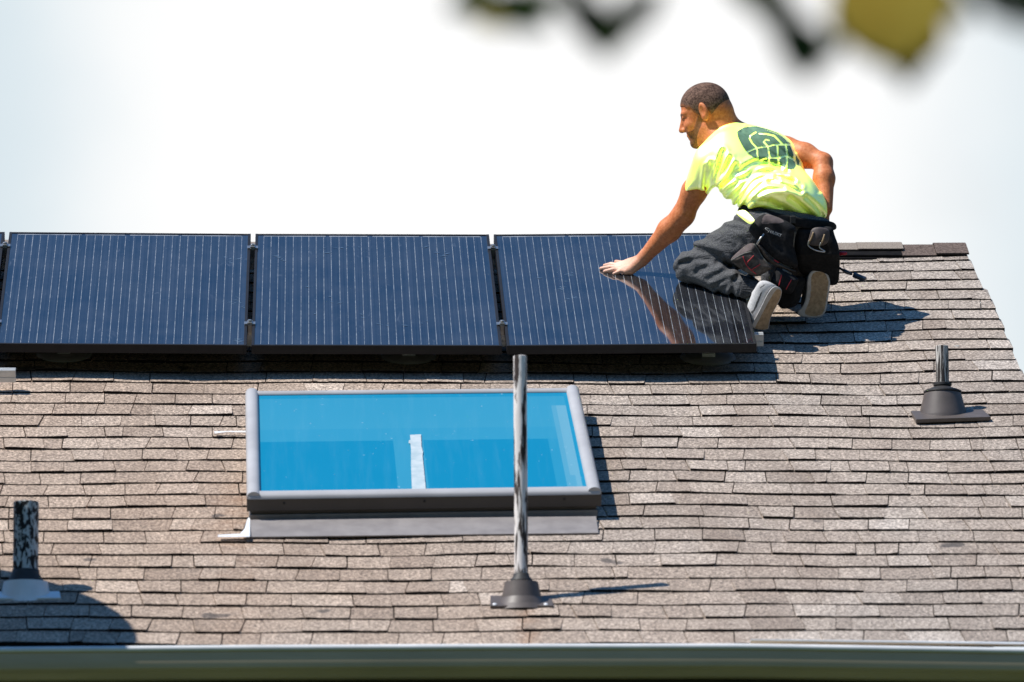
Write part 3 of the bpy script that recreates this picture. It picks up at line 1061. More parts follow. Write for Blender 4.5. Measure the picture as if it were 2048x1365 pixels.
def line_dist(X, Z, pts):
    pts = np.asarray(pts, float)
    d = np.full(X.shape, 1e9)
    for a, b in zip(pts[:-1], pts[1:]):
        e = b - a; wx, wz = X - a[0], Z - a[1]
        t = np.clip((wx * e[0] + wz * e[1]) / (e @ e + 1e-12), 0, 1)
        d = np.minimum(d, (wx - e[0] * t) ** 2 + (wz - e[1] * t) ** 2)
    return np.sqrt(d)


def smooth_poly(pts, it=2):
    p = np.asarray(pts, float)
    for _ in range(it):
        q = np.roll(p, -1, 0)
        p = np.stack([p * .75 + q * .25, p * .25 + q * .75], 1).reshape(-1, 2)
    return p


def smooth_line(pts, it=2):
    p = np.asarray(pts, float)
    for _ in range(it):
        q = np.stack([p[:-1] * .75 + p[1:] * .25, p[:-1] * .25 + p[1:] * .75], 1).reshape(-1, 2)
        p = np.vstack([p[:1], q, p[-1:]])
    return p


def field_obj(name, fld, mats, parent=None, attrs=None, matfn=None, label=None):
    V, Fc = fld.mesh()
    me = bpy.data.meshes.new(name)
    Wv = l2w(V)
    me.vertices.add(len(V)); me.vertices.foreach_set('co', Wv.astype(np.float32).ravel())
    me.loops.add(len(Fc) * 4); me.loops.foreach_set('vertex_index', Fc.astype(np.int32).ravel())
    me.polygons.add(len(Fc)); me.polygons.foreach_set('loop_start', np.arange(0, len(Fc) * 4, 4, dtype=np.int32))
    me.polygons.foreach_set('use_smooth', np.ones(len(Fc), bool))
    if matfn is not None:
        me.polygons.foreach_set('material_index', matfn(V[Fc].mean(1)).astype(np.int32))
    for nm, fn in (attrs or {}).items():
        a = me.attributes.new(nm, 'FLOAT', 'POINT'); a.data.foreach_set('value', fn(V).astype(np.float32))
    me.update(); me.validate()
    o = link(name, me, mats, parent)
    if label: o['label'] = label
    return o, V, Fc


# ------------------------------------------------------------------ materials of the worker
def mat_skin():
    n = NT('sun tanned skin')
    co = n.coords('Object')
    f = n.noise(co, 75, 6, 0.68)
    col = n.ramp(f, [(0.30, (0.52, 0.145, 0.048)), (0.52, (0.70, 0.225, 0.082)), (0.72, (0.80, 0.31, 0.135))])
    col = n.mix(n.attr('pale').outputs['Fac'], col, (0.95, 0.68, 0.54))
    col = n.mix(n.attr('dark').outputs['Fac'], col, (0.035, 0.016, 0.010))
    col = n.mix(n.attr('lips').outputs['Fac'], col, (0.36, 0.10, 0.07))
    b = n.bsdf(col, 0.5, 0, 0.35, n.bump(n.noise(co, 120, 4, 0.65), 0.45, 0.003))
    b.inputs['Subsurface Weight'].default_value = 0.0
    b.inputs['Subsurface Radius'].default_value = (0.012, 0.004, 0.002)
    b.inputs['Subsurface Scale'].default_value = 0.6
    return n.mat


def mat_hair(name, c1, c2, sc=260):
    n = NT(name)
    co = n.coords('Object')
    f = n.math('ADD', n.math('MULTIPLY', n.noise(co, sc, 3, 0.7), 0.6), n.math('MULTIPLY', n.noise(co, sc * 0.45, 3, 0.7), 0.4))
    col = n.ramp(f, [(0.40, c1), (0.60, c2)])
    thin = n.attr('thin').outputs['Fac']
    th = n.math('MULTIPLY', thin, n.math('MULTIPLY_ADD', n.noise(co, 200, 2, 0.6), 1.6, 0.1), clamp=True)
    col = n.mix(th, col, (0.50, 0.175, 0.070))
    n.bsdf(col, 0.8, 0, 0.2, n.bump(f, 0.5, 0.004))
    return n.mat


def mat_shirt():
    """fluorescent yellow knit with a broad whitish sheen in direct sun"""
    n = NT('hi vis yellow shirt fabric')
    co = n.coords('Object')
    f = n.noise(co, 40, 4, 0.6)
    col = n.ramp(f, [(0.3, (1.08, 1.36, 0.003)), (0.7, (1.22, 1.45, 0.006))])
    nm = n.bump(n.noise(co, 320, 2, 0.6), 0.2, 0.001)
    d = n.t.nodes.new('ShaderNodeBsdfDiffuse'); n.l(col, d.inputs[0]); n.l(nm, d.inputs['Normal'])
    g = n.t.nodes.new('ShaderNodeBsdfGlossy'); g.inputs['Color'].default_value = (1.05, 0.98, 0.90, 1); g.inputs['Roughness'].default_value = 0.47
    g.distribution = 'GGX'
    n.l(nm, g.inputs['Normal'])
    ad = n.t.nodes.new('ShaderNodeAddShader'); n.l(d.outputs[0], ad.inputs[0]); n.l(g.outputs[0], ad.inputs[1])
    n.l(ad.outputs[0], n.out.inputs[0])
    return n.mat


M['skin'] = mat_skin()
M['hair'] = mat_hair('close cropped brown hair', (0.058, 0.031, 0.022), (0.235, 0.140, 0.100), 150)
M['beard'] = mat_hair('short brown stubble beard', (0.09, 0.045, 0.022), (0.30, 0.15, 0.075), 320)
M['shirt'] = mat_shirt()
def mat_trousers():
    n = NT('heathered dark grey sweat fabric')
    co = n.coords('Object')
    f = n.noise(co, 240, 4, 0.65)
    col = n.ramp(f, [(0.40, (0.060, 0.061, 0.064)), (0.62, (0.145, 0.147, 0.153))])
    crease = n.noise(n.coords('Object', (1.0, 1.0, 2.2)), 13, 4, 0.55, 1.1)
    hgt = n.math('ADD', n.math('MULTIPLY', crease, 1.0), n.math('MULTIPLY', f, 0.004))
    n.bsdf(col, 0.95, 0, 0.1, n.bump(hgt, 0.45, 0.03))
    return n.mat


M['trousers'] = mat_trousers()
M['rib'] = simple('ribbed grey cuff', (0.030, 0.030, 0.032), (0.075, 0.076, 0.08), 120, 0.95, spec=0.1)
M['shoe'] = simple('grey mesh shoe upper', (0.66, 0.65, 0.64), (0.50, 0.49, 0.485), 130, 0.85, spec=0.2, bump=0.3, bscale=380)
M['shoe_dark'] = simple('grey heel fabric', (0.10, 0.105, 0.105), (0.065, 0.07, 0.072), 110, 0.9, spec=0.2)
M['shoe_stripe'] = simple('dark grey stripe', (0.09, 0.09, 0.092), (0.06, 0.06, 0.063), 60, 0.7)
M['midsole'] = simple('white foam midsole', (0.62, 0.60, 0.58), (0.45, 0.42, 0.40), 30, 0.6)
M['outsole'] = simple('worn gum rubber tread', (0.52, 0.37, 0.23), (0.32, 0.22, 0.13), 55, 0.8, bump=0.8, bscale=130)
M['nylon'] = simple('black pouch nylon', (0.0065, 0.0065, 0.0075), (0.017, 0.017, 0.019), 70, 0.8, spec=0.25, bump=0.25, bscale=300)
M['nylon_grey'] = simple('faded brown black pouch fabric', (0.050, 0.041, 0.035), (0.125, 0.104, 0.092), 45, 0.9, spec=0.2, bump=0.35, bscale=260)
M['pad'] = simple('faded mauve grey pouch lining', (0.17, 0.135, 0.13), (0.10, 0.08, 0.078), 35, 0.85, spec=0.2, bump=0.2, bscale=240)
M['piping'] = simple('grey edge binding', (0.20, 0.195, 0.175), (0.11, 0.105, 0.095), 60, 0.85)
M['redthread'] = simple('red stitching', (0.50, 0.03, 0.04), (0.36, 0.02, 0.03), 60, 0.7)
M['leather'] = simple('dark leather hammer tab', (0.085, 0.066, 0.062), (0.050, 0.040, 0.038), 30, 0.6)
M['logo_white'] = simple('white printed logo', (0.50, 0.50, 0.50), (0.40, 0.40, 0.40), 40, 0.7)
M['tan'] = simple('tan leather strip', (0.42, 0.30, 0.17), (0.30, 0.21, 0.12), 40, 0.7)
M['print'] = simple('dark green shirt print', (0.20, 0.36, 0.225), (0.135, 0.255, 0.155), 30, 0.75, spec=0.2)
M['blue_tool'] = simple('dark blue steel tool', (0.012, 0.022, 0.045), (0.008, 0.012, 0.022), 20, 0.35, spec=0.6)
M['red_plastic'] = simple('red plastic cap', (0.50, 0.012, 0.035), (0.40, 0.01, 0.03), 20, 0.4)

# ------------------------------------------------------------------ skeleton, read from the photograph and set on the roof
hipL, hipR = loc(1535, 462, 27.94), loc(1612, 474, 28.06)
kneeL = loc(1383, 535, 28.10)
ankL = loc(1500, 578, 27.865)
kneeR = loc(1560, 560, 28.38)
ankR = loc(1634, 560, 28.13)
waist = loc(1568, 428, 27.97)
chest = loc(1505, 335, 28.09)
neckb = loc(1447, 258, 28.17)
shL, shR = loc(1418, 322, 28.04), loc(1572, 298, 28.25)
elL, wrL = loc(1365, 432, 28.13), loc(1283, 521, 28.24)
elR, wrR = loc(1646, 325, 28.14), loc(1652, 418, 28.02)
headc = loc(1409, 228, 28.19)

person = empty('person', Vector(l2w(loc(1600, 632, 28.1))), 'kneeling worker in a hi vis yellow t-shirt pressing one hand on a solar panel', 'person')

# head frame: looking left, a little away from the camera and down
hf = unit([-0.93, 0.24, -0.30])
hl = unit(np.cross([0, 0, 1], hf)); hl = hl if hl[1] < 0 else -hl     # his left side, towards the camera
hu = np.cross(hl, hf); hu = hu if hu[2] > 0 else -hu
HB = np.stack([hf, hl, hu])


def hd(f, l, u):
    return headc + hf * f + hl * l + hu * u


def face_coords(V):
    d = V - headc
    return d @ hf, d @ hl, d @ hu


def head_field(fl, grow=0.0):
    g = grow
    fl.ell(hd(-0.012, 0, 0.040), (0.099 + g, 0.076 + g, 0.083 + g), HB, 0.02)
    fl.ell(hd(0.030, 0, -0.035), (0.066 + g, 0.061 + g, 0.085 + g), HB, 0.03)
    fl.ell(hd(-0.040, 0, 0.002), (0.066 + g, 0.068 + g, 0.070 + g), HB, 0.03)
    for s in (1, -1):
        fl.cone(hd(0.002, 0.052 * s, -0.062), hd(0.062, 0.022 * s, -0.104), 0.016 + g, 0.016 + g, 0.025)
        fl.ell(hd(0.062, 0.037 * s, -0.030), (0.024 + g, 0.022 + g, 0.020 + g), HB, 0.02)
    fl.ell(hd(0.070, 0, -0.106), (0.021 + g, 0.024 + g, 0.018 + g), HB, 0.02)


hand_w = WP - 0.003


def pan(px, py, up):
    """point a height 'up' above the panel glass, seen at this place"""
    return wl(on_roof(px, py, hand_w + up))


def build_body():
    fl = Field((-0.63, -0.38, -0.42), (0.40, 0.62, 0.62), 0.0033)
    head_field(fl)
    # brow, nose, lips, eyes, ear
    for s in (1, -1):
        fl.cone(hd(0.084, 0.012 * s, 0.020), hd(0.068, 0.045 * s, 0.022), 0.012, 0.010, 0.012)
        fl.ell(hd(0.094, 0.032 * s, 0.001), (0.013, 0.016, 0.010), HB, 0.008, 'sub')
        fl.ell(hd(0.076, 0.031 * s, 0.001), (0.0125, 0.0125, 0.0125), HB, 0.002)
        fl.cone(hd(0.088, 0.020 * s, -0.004 + 0.012), hd(0.080, 0.043 * s, 0.008), 0.004, 0.004, 0.004)
        fl.ell(hd(0.098, 0.011 * s, -0.040), (0.012, 0.008, 0.0085), HB, 0.008)
    fl.cone(hd(0.090, 0, 0.012), hd(0.112, 0, -0.034), 0.008, 0.0115, 0.012)
    fl.ell(hd(0.113, 0, -0.037), (0.010, 0.010, 0.009), HB, 0.006)
    fl.cone(hd(0.086, 0.016, -0.068), hd(0.090, -0.016, -0.068), 0.0085, 0.0085, 0.008)
    fl.cone(hd(0.083, 0.014, -0.081), hd(0.086, -0.014, -0.081), 0.0085, 0.0085, 0.006)
    fl.cone(hd(0.102, 0.024, -0.0745), hd(0.102, -0.024, -0.0745), 0.0035, 0.0035, 0.004, 'sub')
    for s in (1, -1):
        eR = np.stack([unit(hf * 0.85 + hl * (-0.45 * s)), unit(hl * s + hf * 0.5), unit(hu - hf * 0.25)])
        fl.ell(hd(-0.020, 0.081 * s, 0.002), (0.022, 0.010, 0.038), eR, 0.004)
        fl.ell(hd(-0.014, 0.090 * s, 0.007), (0.012, 0.008, 0.021), eR, 0.003, 'sub')
        fl.ell(hd(-0.012, 0.080 * s, -0.024), (0.009, 0.007, 0.009), eR, 0.004)
    # neck and torso under the shirt
    fl.cone(hd(-0.062, 0, -0.022), loc(1429, 262, 28.17), 0.058, 0.056, 0.03)
    fl.cone(hd(-0.01, 0.0, -0.07), loc(1425, 275, 28.17), 0.045, 0.05, 0.03)
    ax = unit(neckb - waist); lat = unit(shR - shL - ax * ((shR - shL) @ ax)); fr = np.cross(lat, ax)
    TB = np.stack([lat, fr, ax])
    fl.ell(chest + np.array([0.02, 0.01, -0.01]), (0.165, 0.095, 0.19), TB, 0.04)
    fl.ell(waist + ax * 0.03 + np.array([0, 0.04, 0]), (0.135, 0.075, 0.14), TB, 0.05)
    fl.cone(neckb, shL + np.array([0.03, 0, 0]), 0.05, 0.048, 0.04); fl.cone(neckb, shR, 0.05, 0.045, 0.04)
    # arms
    fl.cone(shL + np.array([0.015, 0, -0.01]), shL * 0.45 + elL * 0.55, 0.052, 0.050, 0.02)
    fl.cone(shL * 0.45 + elL * 0.55, elL, 0.050, 0.043, 0.02)
    fm = elL * 0.68 + wrL * 0.32
    fl.cone(elL, fm, 0.044, 0.0475, 0.02); fl.cone(fm, wrL * 0.9 + elL * 0.1, 0.0465, 0.0275, 0.02)
    fl.cone(elL + np.array([0.012, -0.01, 0.005]), fm + np.array([0.01, -0.012, 0.006]), 0.035, 0.030, 0.02)
    fl.cone(wrL * 0.9 + elL * 0.1, wrL, 0.0275, 0.0260, 0.01)
    fl.cone(shR, shR * 0.5 + elR * 0.5, 0.050, 0.050, 0.02); fl.cone(shR * 0.5 + elR * 0.5, elR, 0.050, 0.036, 0.02)
    fr_ = elR * 0.65 + wrR * 0.35
    fl.cone(elR, fr_, 0.038, 0.043, 0.02); fl.cone(fr_, wrR, 0.042, 0.027, 0.02)
    handR = wrR + np.array([-0.02, -0.01, -0.09])
    fl.ell(wrR + np.array([-0.008, 0, -0.045]), (0.022, 0.036, 0.05), None, 0.015)
    for k in range(4):
        b0 = wrR + np.array([-0.012, -0.028 + 0.019 * k, -0.080]); b1 = b0 + np.array([-0.02, 0, -0.035]); b2 = b1 + np.array([-0.025, 0, -0.018])
        fl.cone(b0, b1, 0.0095, 0.009, 0.003); fl.cone(b1, b2, 0.009, 0.008, 0.003)
    fl.cone(wrR + np.array([-0.01, 0.03, -0.03]), wrR + np.array([-0.035, 0.045, -0.075]), 0.011, 0.009, 0.004)
    # legs (inside the trousers)
    fl.cone(hipL, kneeL, 0.075, 0.052, 0.03); fl.cone(kneeL, ankL, 0.048, 0.033, 0.03)
    fl.cone(hipR, kneeR, 0.075, 0.052, 0.03); fl.cone(kneeR, ankR, 0.048, 0.033, 0.03)
    fl.ell((hipL + hipR) / 2 + np.array([0, 0, 0.01]), (0.12, 0.09, 0.10), None, 0.04)
    # the flat left hand: back of the hand, knuckles, five separate fingers on the glass
    W0 = wrL
    up = RN_L
    kn = [pan(1235, 531.5, 0.024), pan(1238, 536.0, 0.022), pan(1244, 540.5, 0.020), pan(1252, 543.5, 0.017)]   # index .. little knuckles
    kn[0] = kn[0] + up * 0.001
    for i, q in enumerate(kn):
        fl.cone(W0 * 0.75 + q * 0.25, q, 0.0215 - 0.001 * i, 0.0125, 0.009)
    fl.cone(W0, pan(1262, 541.5, 0.020), 0.025, 0.018, 0.012)
    tips = [(1206, 531.5, 0.62), (1199, 537.4, 1.0), (1206.5, 543.0, 1.0), (1225.0, 547.6, 1.0)]
    for i, (tx, ty, _) in enumerate(tips):
        r0, r1 = (0.0086, 0.0072) if i < 3 else (0.0076, 0.0064)
        tip = pan(tx + 3, ty, r1 + 0.001)
        mid = kn[i] * 0.5 + tip * 0.5 + up * 0.0055
        fl.cone(kn[i], mid, r0 + 0.0012, r0, 0.005); fl.cone(mid, tip, r0, r1, 0.003)
    th0 = W0 * 0.55 + kn[0] * 0.45
    t1 = pan(1246, 527.5, 0.018); t2 = pan(1232, 524.0, 0.012)
    fl.cone(th0, t1, 0.016, 0.0125, 0.010); fl.cone(t1, t2, 0.0115, 0.0085, 0.004)

    def pale(V):
        f, l, u = face_coords(V)
        d = V - pan(1225, 540, 0.01)
        p = np.exp(-(np.linalg.norm(V - pan(1235, 538, 0.01), axis=1) / 0.10) ** 2) * 0.9
        return np.clip(p, 0, 1)

    def dark(V):
        f, l, u = face_coords(V)
        al = np.abs(l)
        eye = ((al - 0.031) / 0.011) ** 2 + ((u - 0.001) / 0.005) ** 2 < 1
        brow = ((al - 0.030) / 0.021) ** 2 + ((u - 0.0225 + 0.15 * (al - 0.03)) / 0.0045) ** 2 < 1
        nost = ((al - 0.008) / 0.004) ** 2 + ((u + 0.047) / 0.003) ** 2 < 1
        mouth = (al < 0.021) & (np.abs(u + 0.0745) < 0.002)
        front = f > 0.055
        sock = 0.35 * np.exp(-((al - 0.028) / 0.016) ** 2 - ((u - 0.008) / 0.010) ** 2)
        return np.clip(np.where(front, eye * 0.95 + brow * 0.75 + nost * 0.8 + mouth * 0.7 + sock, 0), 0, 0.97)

    def lips(V):
        f, l, u = face_coords(V)
        return np.where((f > 0.07) & (np.abs(l) < 0.02) & (np.abs(u + 0.0745) < 0.012), 0.6, 0)

    return field_obj('body', fl, M['skin'], person, {'pale': pale, 'dark': dark, 'lips': lips})


build_body()


# ------------------------------------------------------------------ hair and beard: thin shells on the skull
def build_hair():
    fl = Field(headc - 0.17, headc + 0.17, 0.0030)
    head_field(fl, 0.0030)
    X, Y, Z = fl.grid(np.zeros(3, int), fl.n)
    f = (X - headc[0]) * hf[0] + (Y - headc[1]) * hf[1] + (Z - headc[2]) * hf[2]
    l = (X - headc[0]) * hl[0] + (Y - headc[1]) * hl[1] + (Z - headc[2]) * hl[2]
    u = (X - headc[0]) * hu[0] + (Y - headc[1]) * hu[1] + (Z - headc[2]) * hu[2]
    # hairline height as a function of front / back position
    XH = [-0.13, -0.075, -0.045, -0.036, -0.012, 0.002, 0.018, 0.034, 0.050, 0.062, 0.080, 0.10]
    YH = [-0.075, -0.066, -0.034, 0.008, 0.022, -0.018, 0.006, 0.034, 0.036, 0.050, 0.054, 0.055]
    line = np.interp(f, XH, YH).astype(np.float32)
    fl.smax((line - u).astype(np.float32) * 0.75, 0.004)
    inner = Field(headc - 0.17, headc + 0.17, 0.0030); head_field(inner, -0.006)
    fl.smax(-inner.D)

    def thin_h(V):
        f_, l_, u_ = face_coords(V)
        return np.clip(1 - (u_ - np.interp(f_, XH, YH)) / np.where(f_ < -0.04, 0.055, 0.020), 0, 1) ** 1.3 * 0.9
    field_obj('hair', fl, M['hair'], person, {'thin': thin_h}, label='very short dark brown hair')
    # beard along jaw, chin and upper lip
    fl = Field(headc - 0.17, headc + 0.17, 0.0030)
    head_field(fl, 0.0014)
    top = np.interp(f, [-0.02, 0.004, 0.020, 0.036, 0.050, 0.070, 0.090], [-0.030, 0.000, -0.012, -0.034, -0.054, -0.055, -0.052]).astype(np.float32)
    fl.smax((u - top).astype(np.float32) * 0.8, 0.003)
    fl.smax((-0.010 - f - (u + 0.06) * 0.30).astype(np.float32), 0.003)
    inner = Field(headc - 0.17, headc + 0.17, 0.0030); head_field(inner, -0.006)
    fl.smax(-inner.D)
    # open round the mouth
    fl.ell(hd(0.092, 0, -0.075), (0.03, 0.021, 0.0085), HB, 0.002, 'sub')

    def thin_b(V):
        f_, l_, u_ = face_coords(V)
        return np.clip(1 - (np.interp(f_, [-0.02, 0.004, 0.020, 0.036, 0.050, 0.070, 0.090], [-0.030, 0.000, -0.012, -0.034, -0.054, -0.055, -0.052]) - u_) / 0.022, 0, 1) * 0.5 + 0.25
    field_obj('beard', fl, M['beard'], person, {'thin': thin_b}, label='short stubble beard along the jaw')


build_hair()


def folds(fl, lines, dep=DEF_DEP):
    """soft creases pressed into cloth: (polyline in photo px, amplitude, width)"""
    tot = None
    for pts, amp, wd in lines:
        L = np.array([loc(x, y, dep)[[0, 2]] for x, y in smooth_line(pts)])
        d = fl.line2(L)
        g = amp * (np.exp(-(d / wd) ** 2) - 0.45 * np.exp(-((d - 1.9 * wd) / wd) ** 2))
        tot = g if tot is None else tot + g
    fl.D = (fl.D + tot).astype(np.float32)


# ------------------------------------------------------------------ t-shirt
SHIRT = [(1463, 237), (1480, 241), (1500, 245), (1525, 250), (1550, 257), (1572, 266), (1585, 278), (1594, 292), (1606, 320), (1626, 351), (1643, 381), (1656, 404), (1662, 430), (1663, 447),
         (1640, 447), (1600, 441), (1560, 432), (1530, 424), (1500, 420), (1478, 421), (1461, 420), (1444, 404), (1429, 389), (1420, 396), (1418, 383), (1402, 381), (1385, 383), (1364, 389),
         (1368, 362), (1376, 336), (1384, 312), (1390, 297), (1408, 279), (1428, 260), (1443, 245)]


def c1(cx, cy):
    return (1320 + cx / 4.55, 140 + cy / 4.55)


def build_shirt():
    fl = Field((-0.34, -0.36, -0.08), (0.40, 0.50, 0.50), 0.0036)
    ax = unit(neckb - waist); lat = unit(shR - shL - ax * ((shR - shL) @ ax)); fr = np.cross(lat, ax)
    if fr[1] < 0: fr = -fr
    TB = np.stack([lat, fr, ax])
    fl.ell(chest + np.array([0.015, 0.0, 0.0]), (0.225, 0.125, 0.225), TB, 0.05)
    fl.ell(waist + np.array([0.02, -0.005, 0.04]), (0.205, 0.125, 0.14), TB, 0.07)
    fl.cone(neckb + np.array([0, 0.0, -0.01]), shL, 0.070, 0.075, 0.05); fl.cone(neckb + np.array([0, 0.0, -0.01]), shR + np.array([0.0, 0, -0.01]), 0.07, 0.075, 0.05)
    fl.cone(shL, shL * 0.42 + elL * 0.58, 0.082, 0.070, 0.03)
    fl.cone(shR, shR * 0.72 + elR * 0.28, 0.08, 0.066, 0.03)
    # shoulder blades and spine
    fl.ell(loc(1462, 300, 28.00), (0.075, 0.045, 0.09), TB, 0.05)
    fl.ell(loc(1545, 300, 28.06), (0.075, 0.045, 0.09), TB, 0.05)
    # the lower back hangs straight down from the small of the back: it turns away from the sun
    q = loc(1592, 390, 27.8)
    ix, iz = int((q[0] - fl.lo[0]) / fl.h), int((q[2] - fl.lo[2]) / fl.h)
    iy = int(np.argmax(fl.D[ix, :, iz] < 0))
    fl.plane(np.array([q[0], fl.lo[1] + iy * fl.h + 0.004, q[2]]), (0.10, -0.86, -0.50), 0.008)
    P = poly_l(smooth_poly(SHIRT, 2))
    fl.smax(fl.poly2(P), 0.05)
    fl.smax(fl.poly2(P) - 0.001, 0.01)
    A = (1428, 386)
    L = []
    arm = [([(455, 1130), (500, 980), (575, 740)], .010, .010), ([(470, 1120), (560, 960), (640, 800)], .009, .008), ([(480, 1130), (620, 980), (700, 870)], .010, .010),
           ([(490, 1110), (690, 950), (860, 835), (960, 830)], .010, .011), ([(520, 1140), (740, 1010), (900, 860), (1010, 850), (1100, 880)], .009, .010),
           ([(640, 1190), (760, 1050), (880, 930), (1000, 920), (1150, 930)], .009, .010), ([(700, 1210), (800, 1080), (880, 990), (1040, 965), (1210, 1010)], .008, .009),
           ([(750, 1240), (830, 1120), (930, 1020), (1080, 1000)], .007, .007), ([(770, 1250), (860, 1170), (960, 1090), (1120, 1080)], .006, .008),
           ([(1000, 1020), (1130, 1040), (1280, 1110)], .007, .009), ([(1060, 970), (1180, 985), (1280, 1060)], .006, .008),
           ([(420, 1080), (440, 960), (470, 860)], .010, .010), ([(400, 1060), (410, 960), (420, 880)], .006, .007),
           ([(1010, 1190), (1120, 1250), (1220, 1340)], .006, .010), ([(1180, 1170), (1290, 1250), (1390, 1340)], .007, .010), ([(1330, 1160), (1420, 1240), (1480, 1330)], .006, .010),
           ([(880, 1190), (980, 1200), (1080, 1260)], .006, .010), ([(560, 1050), (640, 1000), (760, 980)], .006, .008),
           ([(1120, 560), (1180, 640), (1230, 740)], .003, .008), ([(800, 520), (960, 620), (1150, 760), (1260, 850)], .003, .007), ([(740, 560), (900, 680), (1080, 800)], .003, .006),
           ([(1330, 880), (1400, 1000), (1450, 1100)], .004, .010)]
    for pts, a, w in arm:
        L.append(([c1(x, y) for x, y in pts], a * 0.95, w))
    folds(fl, L)
    # collar opening
    fl.cone(neckb + np.array([0.005, -0.02, -0.005]), headc + np.array([0.0, 0, 0]), 0.054, 0.066, 0.008, 'sub')
    o, V, Fc = field_obj('t_shirt', fl, M['shirt'], person, label='hi vis yellow short sleeved t-shirt with a green leaf print on the back')
    return o, V, Fc


shirt, SV, SF = build_shirt()
bvh = BVHTree.FromPolygons([tuple(p) for p in l2w(SV)], [tuple(int(i) for i in f) for f in SF])


def on_cloth(tree_, px, py, off):
    d = ray(px, py).normalized()
    hit, nrm, idx, dist = tree_.ray_cast(CAM + d * 26.5, d, 4.0)
    if hit is None: return None
    return hit - d * off


def build_print():
    out = [(700, 565), (728, 545), (760, 525), (830, 516), (890, 510), (950, 514), (1000, 535), (1060, 565), (1110, 602), (1150, 640), (1185, 672), (1205, 715), (1228, 760), (1250, 795), (1274, 832), (1262, 862),
           (1245, 880), (1215, 900), (1185, 906), (1130, 885), (1080, 860), (1030, 846), (985, 838), (940, 832), (900, 820), (845, 792), (800, 760), (765, 715), (735, 665), (712, 615)]
    lines = [[(775, 755), (830, 728), (880, 710), (1000, 690), (1060, 678), (1110, 680), (1215, 682)], [(880, 710), (890, 830)], [(980, 700), (995, 790), (985, 860)],
             [(1065, 680), (1070, 780), (1085, 880)], [(1140, 675), (1158, 770), (1150, 895)], [(880, 710), (838, 668), (815, 625), (818, 600), (870, 568)],
             [(905, 580), (960, 582), (1040, 600), (1080, 640), (1115, 675)], [(940, 655), (985, 697), (1035, 678)], [(940, 655), (965, 632), (990, 640)], [(985, 800), (1080, 802), (1155, 780), (1225, 825)],
             [(1190, 685), (1215, 740), (1230, 790)], [(905, 832), (950, 812), (990, 800)], [(1220, 790), (1245, 870), (1230, 895)], [(1110, 680), (1090, 650)]]
    x0, x1, y0, y1, st = 690, 1290, 500, 915, 4.6
    xs = np.arange(x0, x1, st); ys = np.arange(y0, y1, st)
    vid = {}
    mb = MB()

    def vtx(i, j):
        if (i, j) not in vid:
            p = on_cloth(bvh, *c1(x0 + i * st, y0 + j * st), 0.0022)
            if p is None: vid[i, j] = None
            else: mb.v.append(tuple(p)); vid[i, j] = len(mb.v) - 1
        return vid[i, j]
    Xc, Yc = np.meshgrid(xs + st / 2, ys + st / 2, indexing='ij')
    ins = poly_sdf(Xc, Yc, np.array(out, float)) < 0
    dl = np.min([line_dist(Xc, Yc, np.array(l, float)) for l in lines], 0)
    keep = ins & (dl > 8.5)
    for i in range(len(xs)):
        for j in range(len(ys)):
            if keep[i, j]:
                q = [vtx(i, j), vtx(i, j + 1), vtx(i + 1, j + 1), vtx(i + 1, j)]
                if None not in q: mb.f.append(tuple(q)); mb.m.append(0); mb.sm.append(True)
    mb.build('leaf_print', M['print'], shirt, label='round dark green leaf print crossed by pale vein lines')


build_print()
mb = MB()                                                  # loose corner of shirt tail over the belt
tl = [(1466, 424), (1489, 417), (1512, 441), (1500, 452)]
P = [at(x, y, d) for (x, y), d in zip(tl, (27.83, 27.81, 27.745, 27.755))]
mid = (P[0] + P[1] + P[2] + P[3]) / 4 - PYD * 0.012
e = [(P[i] + P[(i + 1) % 4]) / 2 for i in range(4)]
vs = [P[0], e[0], P[1], e[1], P[2], e[2], P[3], e[3], mid]
mb.add(vs, [(0, 1, 8, 7), (1, 2, 3, 8), (8, 3, 4, 5), (7, 8, 5, 6)], 0, True)
tail = mb.build('shirt_tail', M['shirt'], shirt)
sd = tail.modifiers.new('thick', 'SOLIDIFY'); sd.thickness = 0.006
tail.modifiers.new('sub', 'SUBSURF').render_levels = 2


# ------------------------------------------------------------------ trousers
TRO = [(1440, 434), (1414, 453), (1381, 486), (1357, 509), (1343, 526), (1338, 541), (1343, 554), (1356, 565), (1377, 574), (1418, 586), (1457, 595), (1480, 601), (1503, 600), (1530, 575), (1560, 590),
       (1600, 600), (1640, 590), (1668, 575), (1680, 545), (1680, 500), (1672, 465), (1666, 440), (1620, 428), (1560, 418), (1510, 412), (1468, 418)]


def c2(cx, cy):
    return (1320 + cx / 4.096, 390 + cy / 4.097)


